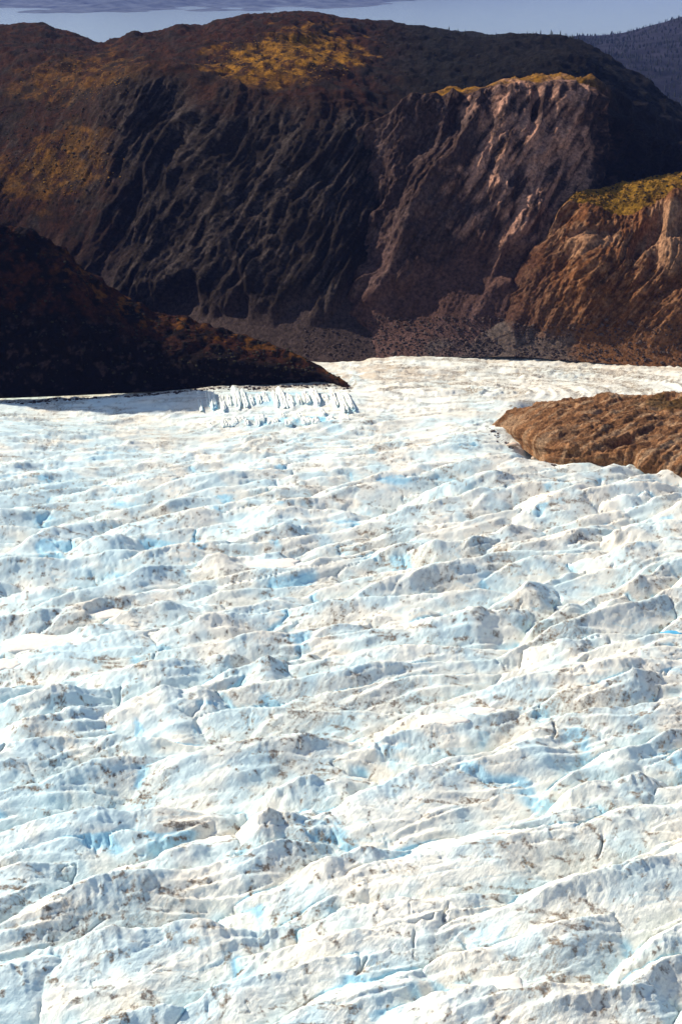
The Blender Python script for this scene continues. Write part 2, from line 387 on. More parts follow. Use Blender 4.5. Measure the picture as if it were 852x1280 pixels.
    tone = blend(tone, (0.24, 0.11, 0.012), grass * (0.6 + 0.4 * sst(-0.3, 0.3, fbm3(X / 9, Y / 9, Z / 9, 3))))
    # shade of the end flank painted into the rock as a near-black tone
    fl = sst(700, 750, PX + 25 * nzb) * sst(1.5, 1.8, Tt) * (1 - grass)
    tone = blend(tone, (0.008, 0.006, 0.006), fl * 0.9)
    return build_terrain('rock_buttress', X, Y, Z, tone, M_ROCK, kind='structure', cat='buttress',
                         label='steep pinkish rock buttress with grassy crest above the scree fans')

def shoulder():
    u = np.linspace(0.05, UMAX, 420)
    L = [
        [(500, 470, 1490), (600, 446, 1456), (650, 446, 1450), (700, 450, 1442), (780, 456, 1430), (852, 463, 1418), (1000, 475, 1400), (1150, 490, 1400)],
        [(500, 470, 1500), (600, 444, 1475), (650, 425, 1475), (700, 415, 1475), (780, 415, 1465), (852, 420, 1450), (1000, 430, 1440), (1150, 440, 1440)],
        [(500, 470, 1510), (600, 442, 1490), (630, 410, 1505), (660, 370, 1515), (700, 330, 1525), (740, 322, 1515), (780, 330, 1508), (852, 325, 1500), (1000, 320, 1500), (1150, 320, 1500)],
        [(500, 470, 1520), (600, 441, 1500), (630, 402, 1520), (655, 352, 1535), (675, 312, 1550), (692, 285, 1560), (712, 258, 1575), (735, 262, 1570), (770, 275, 1560), (810, 268, 1565), (852, 252, 1575), (1000, 240, 1580), (1150, 240, 1580)],
        [(500, 472, 1530), (600, 442, 1515), (630, 403, 1535), (655, 352, 1552), (675, 310, 1570), (692, 281, 1585), (714, 246, 1600), (735, 237, 1612), (770, 232, 1622), (810, 222, 1632), (852, 213, 1645), (1000, 195, 1680), (1150, 190, 1680)],
        [(500, 500, 1620), (600, 480, 1620), (692, 330, 1680), (770, 270, 1780), (852, 245, 1850), (1000, 230, 1900), (1150, 220, 1900)],
        [(500, 520, 1750), (600, 520, 1800), (692, 450, 1850), (770, 380, 1900), (852, 350, 1950), (1150, 320, 2000)],
    ]
    X, Y, Z, T = loft(L, [35, 80, 60, 40, 10, 6], u)
    N = normals(smooth_rows(X), smooth_rows(Y), smooth_rows(Z))
    Tt = np.repeat(T[:, None], len(u), 1); PX, PY = proj(X, Y, Z)
    top = sst(2.92, 3.06, Tt)
    face = sst(0.2, 1.5, Tt) * (1 - top)
    rb = ribbed(X, Y, Z, 10, 4.0, 1.8, 0.9, 8.8, 60., 19., 5.0)
    d = rb * face + (1 - face) * 0.6 * fbm3(X / 3., Y / 3., Z / 3., 3) + top * (2.4 * fbm3(X / 12, Y / 12, Z / 12, 4, 0.55) + 3 * fbm3(X / 60, Y / 60, Z / 60, 2))
    # gullies that cut the face open
    for (cx, cy, rx, ry, rot, dep) in ((808, 305, 38, 13, -0.9, 15), (700, 285, 34, 8, -0.8, 6), (745, 300, 40, 7, -0.15, 6), (850, 290, 26, 8, -0.9, 8)):
        d = d - dep * blob(PX, PY, cx, cy, rx, ry, rot)
    d = d * sst(0.0, 0.2, Tt)
    X, Y, Z = (X + N[..., 0] * d).astype(F32), (Y + N[..., 1] * d).astype(F32), (Z + N[..., 2] * d).astype(F32)
    nzb = 0.5 * fbm3(X / 25, Y / 25, Z / 25, 4, 0.6)
    tone = np.empty(X.shape + (3,), F32); tone[:] = (0.15, 0.058, 0.022)
    tone *= (1 + 0.5 * fbm3(X / 22, Y / 22, Z / 22, 4, 0.6))[..., None]
    stq = sst(0.5, 0.95, rid3((X - 0.75 * Z) / 6., (Z + 0.75 * X) / 30., Y / 100., 2, 0.5) * 0.7 + 0.35 * n3(X / 40, Y / 40, Z / 40))
    tone = blend(tone, (0.36, 0.19, 0.10), 0.6 * stq * face)
    pl = blob(PX, PY, 835, 305, 40, 45, 0.3, nzb) + blob(PX, PY, 735, 310, 35, 16, -0.3, nzb) + 0.8 * blob(PX, PY, 690, 290, 12, 35, 0.5, nzb)
    tone = blend(tone, (0.46, 0.25, 0.14), np.clip(pl, 0, 1) * 0.6)
    brush = sst(0.0, 0.45, fbm3(X / 9 + 4, Y / 9, Z / 9, 3, 0.6)) * face * blob(PX, PY, 760, 380, 150, 90, 0, nzb)
    tone = blend(tone, (0.04, 0.014, 0.004), brush * 0.6)
    tone = blend(tone, (0.17, 0.078, 0.034), 0.6 * (1 - sst(0.6, 2.3, Tt + nzb)))
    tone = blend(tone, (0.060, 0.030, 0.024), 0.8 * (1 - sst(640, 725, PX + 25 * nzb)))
    tone = blend(tone, (0.11, 0.088, 0.078), 0.8 * blob(PX, PY, 665, 438, 90, 22, 0.05, nzb))
    pebb = sst(0.2, 0.5, n3(X / 2.2, Y / 2.2, Z / 2.2)) * (1 - sst(0.9, 1.6, Tt))
    tone = blend(tone, (0.20, 0.125, 0.085), pebb * 0.75)
    grass = top * (1 - 0.4 * sst(0.1, 0.5, fbm3(X / 15, Y / 15, Z / 15, 3)))
    tone = blend(tone, (0.27, 0.14, 0.016), grass * 0.95)
    tufts = top * sst(0.0, 0.4, fbm3(X / 7, Y / 7, Z / 7, 3))
    tone = blend(tone, (0.07, 0.038, 0.006), tufts * 0.7)
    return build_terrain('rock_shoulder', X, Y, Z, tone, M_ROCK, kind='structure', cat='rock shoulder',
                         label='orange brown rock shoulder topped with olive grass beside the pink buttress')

def spur():
    u = np.linspace(UMIN, 0.03, 420)
    L = [
        [(-260, 505, ('z', -4)), (0, 498, ('z', -4)), (100, 494, ('z', -4)), (200, 489, ('z', -4)), (300, 482, ('z', -4)), (400, 480, ('z', -4)), (440, 489, ('z', -4)), (460, 492, ('z', -4)), (480, 496, ('z', -12)), (500, 500, ('z', -20))],
        [(-260, 330, 1360), (0, 400, 1370), (100, 410, 1375), (200, 440, 1380), (300, 452, 1375), (400, 468, 1366), (440, 487, 1343), (460, 493, ('z', -6)), (500, 502, ('z', -25))],
        [(-420, 50, 1440), (-260, 62, 1440), (-150, 110, 1440), (-60, 250, 1440), (0, 280, 1440), (30, 287, 1440), (75, 305, 1440), (100, 325, 1440), (120, 345, 1438), (160, 371, 1436), (200, 389, 1432), (260, 406, 1420), (320, 426, 1405), (370, 441, 1390), (400, 456, 1378), (430, 476, 1356), (443, 487, 1346), (460, 494, ('z', -8)), (500, 504, ('z', -30))],
        [(-260, 130, 1540), (-150, 180, 1530), (0, 320, 1520), (100, 370, 1510), (200, 420, 1500), (320, 450, 1465), (400, 468, 1430), (443, 490, 1380), (460, 496, 1370), (500, 508, 1370)],
        [(-260, 470, 1630), (0, 472, 1630), (200, 470, 1600), (320, 472, 1520), (443, 495, 1420), (500, 510, 1420)],
    ]
    X, Y, Z, T = loft(L, [60, 120, 14, 8], u)
    N = normals(smooth_rows(X, 6), smooth_rows(Y, 6), smooth_rows(Z, 6))
    Tt = np.repeat(T[:, None], len(u), 1); PX, PY = proj(X, Y, Z)
    hgt = np.clip(Z / 40, 0.0, 1)
    d = 5.0 * fbm3(X / 50, Y / 50, Z / 50, 3) + 3.2 * fbm3(X / 14, Y / 14, Z / 14, 4, 0.55) + ribbed(X, Y, Z, 1, 2.2, 1.0, -0.2, 12.) * (1 - sst(0.7, 1.3, Tt))
    d = d * sst(0.0, 0.12, Tt) * (0.25 + 0.75 * hgt)
    X, Y, Z = (X + N[..., 0] * d).astype(F32), (Y + N[..., 1] * d).astype(F32), (Z + N[..., 2] * d).astype(F32)
    nzb = 0.5 * fbm3(X / 30, Y / 30, Z / 30, 4, 0.6)
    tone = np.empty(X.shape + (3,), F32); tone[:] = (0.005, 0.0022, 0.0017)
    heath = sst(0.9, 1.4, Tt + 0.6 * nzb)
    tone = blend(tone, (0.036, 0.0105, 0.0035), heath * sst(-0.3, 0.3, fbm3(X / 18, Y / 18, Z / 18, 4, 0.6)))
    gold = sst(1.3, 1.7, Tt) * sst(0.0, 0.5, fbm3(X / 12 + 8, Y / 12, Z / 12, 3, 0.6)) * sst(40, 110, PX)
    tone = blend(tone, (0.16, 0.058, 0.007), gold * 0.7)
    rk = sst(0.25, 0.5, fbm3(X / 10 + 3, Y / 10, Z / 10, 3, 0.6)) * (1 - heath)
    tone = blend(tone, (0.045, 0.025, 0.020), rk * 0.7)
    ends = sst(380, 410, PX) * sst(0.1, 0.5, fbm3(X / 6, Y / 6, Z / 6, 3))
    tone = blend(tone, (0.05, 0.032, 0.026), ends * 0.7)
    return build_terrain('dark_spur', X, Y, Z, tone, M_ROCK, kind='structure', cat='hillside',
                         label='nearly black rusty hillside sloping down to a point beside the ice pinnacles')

def outcrop():
    u = np.linspace(0.10, UMAX, 300)
    L = [
        [(570, 560, ('z', -16)), (608, 537, ('z', -7)), (625, 546, ('z', -7)), (645, 556, ('z', -7)), (668, 572, ('z', -7)), (692, 588, ('z', -7)), (740, 592, ('z', -7)), (780, 594, ('z', -7)), (815, 606, ('z', -7)), (852, 612, ('z', -7)), (1000, 620, ('z', -7)), (1150, 620, ('z', -7))],
        [(570, 556, ('z', -18)), (608, 536, ('z', -3)), (640, 537, ('z', 4)), (665, 547, ('z', 7)), (700, 560, ('z', 10)), (740, 560, ('z', 12)), (780, 562, ('z', 13)), (815, 570, ('z', 14)), (852, 575, ('z', 14)), (1000, 570, ('z', 18)), (1150, 570, ('z', 18))],
        [(570, 548, ('z', -18)), (608, 533, ('z', -3)), (640, 524, ('z', 6)), (665, 525, ('z', 14)), (700, 522, ('z', 20)), (740, 520, ('z', 23)), (780, 524, ('z', 24)), (815, 528, ('z', 24)), (852, 530, ('z', 24)), (1000, 520, ('z', 28)), (1150, 520, ('z', 28))],
        [(570, 545, ('z', -18)), (612, 532, ('z', -3)), (640, 521, ('z', 6)), (665, 516, ('z', 14)), (690, 508, ('z', 20)), (715, 503, ('z', 23)), (745, 505, ('z', 24)), (760, 500, ('z', 27)), (780, 500, ('z', 27)), (800, 503, ('z', 26)), (825, 499, ('z', 28)), (852, 497, ('z', 30)), (1000, 490, ('z', 33)), (1150, 490, ('z', 33))],
        [(570, 540, ('z', -20)), (650, 518, ('z', -6)), (720, 512, ('z', -6)), (800, 512, ('z', -6)), (852, 512, ('z', -6)), (1150, 505, ('z', -6))],
    ]
    X, Y, Z, T = loft(L, [50, 70, 30, 12], u)
    N = normals(smooth_rows(X, 6), smooth_rows(Y, 6), smooth_rows(Z, 6))
    Tt = np.repeat(T[:, None], len(u), 1); PX, PY = proj(X, Y, Z)
    # rounded slabs running up to the right, with steps between
    q = (-0.45 * X + Y) + 5 * n3(X / 30, Y / 30, Z / 30); r = X + 0.45 * Y
    d = 3.0 * rid3(q / 30., r / 90., X * 0, 2, 0.45) + 1.7 * rid3(q / 11. + 4, r / 34., X * 0 + 2, 2, 0.5) + 0.9 * rid3(q / 4. + 4, r / 10., X * 0 + 5, 2, 0.5)
    d = d + 2.4 * np.round(3 * n3(X / 20, Y / 20, Z / 20)) / 3 + 1.1 * np.round(3 * n3(X / 8, Y / 8, Z / 8)) / 3 + 0.8 * fbm3(X / 5, Y / 5, Z / 5, 3)
    for (cx, cy, rx, ry, rot, dep) in ((640, 553, 16, 5, -0.2, 5), (770, 558, 34, 8, -0.25, 5), (700, 568, 26, 6, 0.1, 3), (800, 545, 40, 5, -0.3, 4)):
        d = d - dep * blob(PX, PY, cx, cy, rx, ry, rot)
    edge = sst(0.0, 0.3, Tt) * (1 - sst(3.6, 4.0, Tt))
    d = d * edge * np.clip(Z / 8 + 0.4, 0.1, 1)
    X, Y, Z = (X + N[..., 0] * d).astype(F32), (Y + N[..., 1] * d).astype(F32), (Z + N[..., 2] * d).astype(F32)
    tone = np.empty(X.shape + (3,), F32); tone[:] = (0.44, 0.21, 0.092)
    tone *= (1 + 0.4 * fbm3(X / 12, Y / 12, Z / 12, 4, 0.6))[..., None]
    tone = blend(tone, (0.46, 0.28, 0.16), 0.7 * sst(0.1, 0.6, fbm3(X / 25, Y / 8, Z / 8, 3)))
    tone = blend(tone, (0.11, 0.048, 0.02), 0.6 * sst(0.15, 0.5, fbm3(X / 14 + 7, Y / 9, Z / 9, 4, 0.6)))
    lines_ = sst(0.72, 0.95, rid3(q / 9. + 4, r / 60., X * 0 + 2, 2, 0.6))
    tone = blend(tone, (0.060, 0.026, 0.012), 0.4 * lines_)
    tone = blend(tone, (0.50, 0.33, 0.20), 0.6 * sst(0.6, 0.95, rid3(q / 16. + 14, r / 50., X * 0 + 7, 2, 0.6)) * (1 - lines_))
    nzb = 0.5 * fbm3(X / 14, Y / 14, Z / 14, 3)
    tone = blend(tone, (0.09, 0.05, 0.006), 0.7 * blob(PX, PY, 840, 510, 50, 10, -0.1, nzb))
    return build_terrain('rock_outcrop', X, Y, Z, tone, M_OUT, cat='rock outcrop',
                         label='rounded orange brown rock outcrop rising out of the white glacier')

def far_land():
    u = np.linspace(-0.6, 0.6, 240)
    W = -450
    # wooded headland
    L = [
        [(650, 210, 4400), (700, 150, 4400), (730, 140, 4400), (780, 170, 4300), (852, 220, 4200), (1000, 260, 4200), (1400, 300, 4200)],
        [(650, 80, 6600), (700, 66, 6600), (740, 78, 6500), (790, 92, 6200), (852, 105, 6000), (1000, 110, 6000), (1400, 110, 6000)],
        [(650, 60, 8800), (700, 50, 8800), (735, 46, 8800), (765, 43, 8700), (790, 38, 8600), (815, 30, 8500), (852, 22, 8400), (1000, -10, 8200), (1400, -60, 8000)],
        [(650, 66, 10500), (700, 62, 10500), (852, 62, 10500), (1000, 50, 10500), (1400, 30, 10500)],
        [(650, 90, 12000), (700, 90, 12000), (852, 90, 12000), (1000, 90, 12000), (1400, 90, 12000)],
    ]
    uu = np.linspace(0.125, 0.6, 260)
    X, Y, Z, T = loft(L, [50, 60, 10, 4], uu)
    d = 30 * fbm3(X / 500, Y / 500, Z / 500, 3) + 9 * fbm3(X / 110, Y / 110, Z / 110, 3)
    d = d * (1 - sst(1.85, 2.05, np.repeat(T[:, None], len(uu), 1)) * 0.6)
    Z = Z + d * sst(0.12, 0.16, X / Y)
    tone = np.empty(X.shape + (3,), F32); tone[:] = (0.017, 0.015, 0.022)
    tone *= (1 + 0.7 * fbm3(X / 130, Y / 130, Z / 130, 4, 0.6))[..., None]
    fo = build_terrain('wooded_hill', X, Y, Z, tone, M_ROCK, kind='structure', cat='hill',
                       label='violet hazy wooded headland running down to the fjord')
    # conifers over the hill
    pts = []
    R, C = X.shape
    for _ in range(9000):
        r = RS.randint(20, int(R * 0.91)); c = RS.randint(2, C - 1)
        if X[r, c] / Y[r, c] < 0.145 or X[r, c] / Y[r, c] > 0.36: continue
        pts.append((X[r, c] + RS.uniform(-12, 12), Y[r, c] + RS.uniform(-12, 12), Z[r, c] - 1.5, RS.uniform(11, 22)))
    o = conifer_mass('forest', pts, 'dark conifer forest covering the hazy headland by the fjord')
    # far mountains over the water
    L2 = [
        [(-600, 26, ('z', W - 5)), (0, 27, ('z', W - 5)), (120, 27, ('z', W - 5)), (200, 24, ('z', W - 5)), (260, 22.5, ('z', W - 5)), (340, 19, ('z', W - 5)), (430, 15, ('z', W - 5)), (520, 10, ('z', W - 5)), (600, 4, ('z', W - 5)), (680, -2, ('z', W - 5)), (760, -8, ('z', W - 5)), (1000, -14, ('z', W - 5)), (1500, -14, ('z', W - 5))],
        [(-600, 12, 23625), (0, 14, 23625), (200, 12, 23800), (430, 5, 26250), (600, -4, 32375), (760, -16, 39375), (1500, -24, 45500)],
        [(-600, -8, 27125), (0, -5, 27125), (200, -9, 27300), (430, -14, 29750), (600, -22, 36750), (760, -28, 45500), (1500, -32, 52500)],
        [(-600, -60, 35000), (0, -70, 35000), (200, -90, 35000), (430, -78, 36750), (600, -92, 45500), (760, -85, 54250), (1500, -80, 63000)],
        [(-600, -30, 42000), (0, -30, 42000), (430, -30, 45500), (760, -40, 63000), (1500, -40, 70000)],
    ]
    X, Y, Z, T = loft(L2, [30, 30, 30, 10], u)
    Tt = np.repeat(T[:, None], len(u), 1)
    Z = Z + (130 * fbm3(X / 2500, Y / 2500, Z / 1000, 4, 0.55) + 50 * rid3(X / 1100, Y / 2500, Z / 800, 3)) * sst(0.3, 1.6, Tt)
    tone = np.empty(X.shape + (3,), F32); tone[:] = (0.075, 0.085, 0.10)  # some of the blue haze is put into this base colour
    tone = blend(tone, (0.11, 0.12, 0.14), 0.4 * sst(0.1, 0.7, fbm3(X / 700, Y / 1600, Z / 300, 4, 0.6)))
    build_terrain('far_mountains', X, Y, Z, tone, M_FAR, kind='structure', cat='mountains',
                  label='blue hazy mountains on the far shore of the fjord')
    # the fjord
    m, ns, ls, p = mk('fjord water')
    p.inputs['Base Color'].default_value = (0.19, 0.22, 0.22, 1); p.inputs['Roughness'].default_value = 0.22
    p.inputs['IOR'].default_value = 1.33
    n = noise_node(ns, ls, 0.02, 4, 0.6, mapping=((0, 0, 0.2), (1, 2.5, 1)))
    b = ns.new('ShaderNodeBump'); b.inputs['Strength'].default_value = 0.25; b.inputs['Distance'].default_value = 2.0
    ls.new(n.outputs['Fac'], b.inputs['Height']); ls.new(b.outputs['Normal'], p.inputs['Normal'])
    S = 80000
    V = np.array([(-S, -S, W), (S, -S, W), (S, S, W), (-S, S, W)], F32)
    o = mesh_np('fjord_water', V, np.array([[0, 1, 2, 3]]), m, smooth=False)
    tag(o, 'pale blue fjord beyond the dark mountain', 'water', kind='structure')
M_FAR = rock_material('far mountain cover', 0.3, 0.004)

def cone_tris(n=6):
    """unit conifer: two stacked ragged cones, height 1"""
    V = []; F = []
    for (z0, z1, r) in ((0.12, 0.62, 0.21), (0.42, 1.0, 0.15)):
        b = len(V)
        for k in range(n):
            a = 2 * math.pi * k / n; rr = r * (0.75 + 0.5 * ((k * 7) % 3) / 2)
            V.append((rr * math.cos(a), rr * math.sin(a), z0 - 0.04 * (k % 2)))
        V.append((0, 0, z1))
        F += [(b + k, b + (k + 1) % n, b + n) for k in range(n)]
    return np.array(V, F32), np.array(F, np.int32)
def conifer_mass(name, pts, label):
    V0, F0 = cone_tris(5)
    P = np.array(pts, F32); n = len(P)
    a = RS.uniform(0, 6.28, n)
    c, s = np.cos(a)[:, None], np.sin(a)[:, None]
    w = (P[:, 3] * RS.uniform(0.8, 1.5, n))[:, None]
    V = np.stack([(V0[None, :, 0] * c - V0[None, :, 1] * s) * w + P[:, 0:1], (V0[None, :, 0] * s + V0[None, :, 1] * c) * w + P[:, 1:2], V0[None, :, 2] * P[:, 3:4] + P[:, 2:3]], -1)
    F = F0[None] + (np.arange(n) * len(V0))[:, None, None]
    o = mesh_np(name, V.reshape(-1, 3), F.reshape(-1, 3).astype(np.int32), M_FIR, smooth=False)
    return tag(o, label, 'forest', kind='stuff')

mountain_o = mountain(); buttress_o = buttress(); shoulder_o = shoulder(); spur_o = spur(); outcrop_o = outcrop()
far_land()

# ------------------------------------------------------------------ the glacier
NR, NC = 910, 780
pys = np.concatenate([np.linspace(1400, 455, NR - 40), np.linspace(452, 425, 40)])
ys = np.array([unproj(426, p, z=0)[1] for p in pys])
us = np.concatenate([np.linspace(-0.8, -0.375, 24), np.linspace(-0.37, 0.37, NC - 48), np.linspace(0.375, 0.8, 24)])
Yg = np.repeat(ys[:, None], NC, 1).astype(F32); Xg = (Yg * us[None, :]).astype(F32)
PXg, PYg = proj(Xg, Yg, Xg * 0)

def at(px, py, z=0):
    p = unproj(px, py, z=z); return p[0], p[1]
def bump(px, py, rx, ry, rot=0):
    cx, cy = at(px, py); c, s = math.cos(rot), math.sin(rot)
    dx, dy = Xg - cx, Yg - cy
    return np.exp(-(((dx * c + dy * s) / rx) ** 2 + ((-dx * s + dy * c) / ry) ** 2))

# broad form of the ice
Z0 = 3.0 * fbm2(Xg / 170, Yg / 170, 2)
Z0 += 13 * bump(-40, 560, 95, 75) + 5 * bump(60, 600, 70, 25) + 9 * bump(730, 624, 62, 32, 0.1) + 4 * bump(560, 600, 70, 40, 0.4)
Z0 -= 10 * bump(110, 520, 75, 40) + 3 * bump(560, 470, 60, 30)
Z0 += 5 * bump(350, 500, 95, 28) + 4 * bump(370, 530, 85, 18)
Z0 -= 7 * bump(850, 612, 26, 26)
Z0 -= 6 * bump(655, 560, 24, 40)
# warped coordinates for the ridges
wx = 8 * n2(Xg / 70, Yg / 70) + 1.8 * n2(Xg / 17 + 5, Yg / 17) + 0.6 * n2(Xg / 6 + 5, Yg / 6 + 2)
wy = 6 * n2(Xg / 75 + 31, Yg / 75) + 1.8 * n2(Xg / 19 + 15, Yg / 19 + 3) + 0.6 * n2(Xg / 5.5 + 1, Yg / 5.5 + 9)
Xw, Yw = Xg + wx, Yg + wy
def rough_at(px, py):
    """how broken the ice is at a pixel: 1 big ridges, 0 smooth"""
    r = 1.0
    r *= 0.22 + 0.78 * float(sst(540, 650, py + (18 if px > 430 else -22 if px < 160 else 0)))
    if py < 540: r *= 0.5
    return r
rough = 0.30 + 0.70 * sst(540, 650, PYg + np.where(PXg > 430, 18, 0) * sst(430, 520, PXg) - 26 * (1 - sst(130, 240, PXg)))
rough *= 0.4 + 0.6 * sst(500, 545, PYg)

def tents(seeds, prof, want_label=True):
    """union of ridges. seeds: rows of cx, cy, theta, L, H, kf, kb, curve, seed"""
    top = np.full(Xg.shape, -99., F32); sec = np.full(Xg.shape, -99., F32); lab = np.full(Xg.shape, -1, np.int32); tt = np.zeros(Xg.shape, F32)
    ny = -ys; 
    for i, (cx, cy, th, L, H, kf, kb, cv, sd) in enumerate(seeds):
        Rr = L * 1.35 + 14
        Ry = min(Rr, abs(math.sin(th)) * L * 1.3 + H / min(kf, kb) * 1.6 + 16)
        r0 = np.searchsorted(ys, cy - Ry); r1 = np.searchsorted(ys, cy + Ry)
        if r1 - r0 < 2: continue
        ylo, yhi = ys[r0], ys[min(r1, NR - 1)]
        ul = min((cx - Rr) / ylo, (cx - Rr) / yhi); uh = max((cx + Rr) / ylo, (cx + Rr) / yhi)
        c0 = np.searchsorted(us, ul); c1 = np.searchsorted(us, uh)
        if c1 - c0 < 2: continue
        sl = (slice(r0, r1), slice(c0, c1))
        dx = Xw[sl] - cx; dy = Yw[sl] - cy
        c, s = math.cos(th), math.sin(th)
        a = dx * c + dy * s; t = -dx * s + dy * c
        t = t + cv * a * a / L
        fade = np.exp(-np.abs(t) / (1.1 * H))
        pk = n2(a / (L * 0.36) + sd, t / 30 + sd) * 0.30 * (0.3 + 0.7 * fade) + n2(a / (L * 0.12) + sd, t / 9 + sd * 1.7) * 0.055 * fade
        pk = pk + 0.03 * fade * (1 - 2 * np.abs(n2(a / 4.5 + sd * 3, t / 9 + sd)))
        e = np.abs(a) / L
        crest = H * (1.05 - e ** 1.9 + pk)
        rt = np.sqrt(t * t + prof * prof) - prof
        h = crest - rt * np.where(t < 0, kf, kb)
        T = top[sl]; S = sec[sl]; new = h > T
        sec[sl] = np.where(new, T, np.maximum(S, h)); top[sl] = np.where(new, h, T)
        lb = lab[sl]; lb[new] = i; tl = tt[sl]; tl[new] = t[new] / max(H, 1e-3)
    return top, sec, lab, tt

seeds = []
y = 425.0
row = 0
while y < 1235:
    py_row = proj(0, y, 0)[1]
    gap = 33 - 7 * float(sst(520, 800, y)) + 3 * max(0, (y - 800)) / 400
    half = 0.5 * y
    x = -half + random.uniform(0, 40)
    while x < half:
        L = random.choice([42, 56, 74, 96, 130])
        xx = x + random.uniform(-10, 10); yy = y + random.uniform(-12, 12)
        px, py = proj(xx, yy, 0)
        th = math.radians(18 + 9 * (y - 450) / 600 + random.gauss(0, 8))
        rg = rough_at(px, py)
        if px > 640 and 600 < py < 800: th += math.radians(10)
        H = random.uniform(6.5, 14) * (1.15 - 0.15 * float(sst(520, 800, y))) * (0.45 + 0.55 * rg)
        if rg < 0.35: H *= 0.45
        seeds.append((xx, yy, th, L, H, random.uniform(0.30, 0.56), random.uniform(0.6, 1.2), random.gauss(0, 0.10), random.uniform(0, 200)))
        x += L * random.uniform(0.75, 1.15)
    y += gap; row += 1
top, sec, lab, tt = tents(seeds, 0.45)
gap12 = np.clip(top - sec, 0, 30)
basep = np.clip(top, -3, None)
Zg = Z0 + basep * np.clip(rough * 1.1, 0.1, 1.05)
# second order: smaller ridges and steps on the big ones
seeds2 = []
y = 430.0
while y < 1260:
    half = 0.38 * y; x = -half + random.uniform(0, 14)
    g2 = 7.5 + 2.0 * max(0, y - 600) / 500
    while x < half:
        L = random.uniform(16, 50) * (1 + max(0, y - 600) / 900)
        px, py = proj(x, y, 0); rg = rough_at(px, py)
        seeds2.append((x + random.uniform(-4, 4), y + random.uniform(-4, 4), math.radians(19 + 9 * (y - 450) / 600 + random.gauss(0, 8)), L, random.uniform(0.8, 2.6) * (1.15 - 0.15 * rg), random.uniform(0.3, 0.6), random.uniform(0.6, 1.3), random.gauss(0, 0.15), random.uniform(0, 200)))
        x += L * random.uniform(1.3, 2.4)
    y += g2
top2, sec2, lab2, tt2 = tents(seeds2, 0.2)
gapb = np.clip(top2 - sec2, 0, 10)
Zg = Zg + np.clip(top2, -0.6, None) * (1.25 - 0.35 * rough) * (0.25 + 0.75 * sst(-0.4, 0.5, fbm2(Xg / 40 + 3, Yg / 40, 2))) * 0.75
# surface melt relief
mel = fbm2((Xg + 0.45 * Yg) / 13, (Yg - 0.45 * Xg) / 4.5, 4, 0.6)
Zg = Zg + 0.30 * mel * (0.6 + 0.4 * rough) + 0.15 * (1 - 2 * np.abs(n2((Xg + 0.45 * Yg) / 5.5, (Yg - 0.45 * Xg) / 1.8))) * (0.4 + 0.6 * rough)
# long low flow ridges on the smooth upper ice
flow = 1 - rough
fl = (1 - 2 * np.abs(n2((Xg + 3 * wx) / 70, (Yg - 0.10 * Xg + wy) / 9.0))) * 0.9 + (1 - 2 * np.abs(n2((Xg + 2 * wx) / 30 + 7, (Yg - 0.1 * Xg + 0.6 * wy) / 4.2))) * 0.45
Zg = Zg + fl * flow * 1.3
chop = (1 - 2 * np.abs(n2((Xg + wx) / 13 + 3, (Yg - 0.2 * Xg + wy) / 6.5 + 4))) + 0.6 * (1 - 2 * np.abs(n2((Xg + wx) / 6 + 3, (Yg - 0.2 * Xg + wy) / 3.4 + 4)))
Zg = Zg + chop * 0.8 * sst(0.05, 0.5, flow) * sst(-0.5, 0.3, fbm2(Xg / 45 + 11, Yg / 45, 2))
# arched flow bands of the tributary tongue beyond the outcrop
tcx, tcy = at(540, 492)
rad = np.sqrt(((Xg - tcx) / 2.6) ** 2 + (Yg - tcy) ** 2) + 2.0 * n2(Xg / 30, Yg / 30)
trib = sst(1290, 1330, Yg) * sst(0.0, 0.04, Xg / Yg)
Zg = Zg + trib * 2.2 * (1 - 2 * np.abs(n2(rad / 7.0, Xg / 220))) + trib * 0.7 * n2(rad / 2.5, Xg / 60)
# deep joints where ridges meet
Zg = Zg - 1.6 * (1 - sst(0.0, 0.45, gap12)) * sst(-0.2, 0.3, fbm2(Xg / 26 + 13, Yg / 26, 2)) * sst(0.3, 0.7, rough)
Zg = Zg - 0.6 * (1 - sst(0.0, 0.25, gapb)) * sst(0.0, 0.4, fbm2(Xg / 14 + 23, Yg / 14, 2))
# narrow cracks
crk = np.zeros(Xg.shape, F32)
for (px, py, L, rot, dep) in ((447, 1212, 6, 1.1, 3), (514, 1178, 5, 1.45, 3), (190, 822, 8, 1.2, 3), (408, 832, 6, 0.8, 2.5), (545, 770, 6, 0.7, 2.5), (740, 1060, 7, 1.2, 3), (690, 925, 7, 1.3, 3), (820, 890, 8, 0.9, 2.5), (122, 1165, 7, 0.8, 2), (8, 955, 8, 1.4, 3), (560, 1150, 6, 1.3, 2.5), (302, 1236, 6, 1.0, 2.5), (640, 760, 6, 1.0, 2)):
    cx, cy = at(px, py, 5); c, s = math.cos(rot), math.sin(rot)
    dx, dy = Xw - cx, Yw - cy
    a = dx * c + dy * s; t = -dx * s + dy * c
    m = np.clip(1 - np.abs(a) / L, 0, 1) ** 0.5 * np.clip(1 - np.abs(t) / 0.8, 0, 1)
    crk = np.maximum(crk, m); Zg = Zg - dep * m
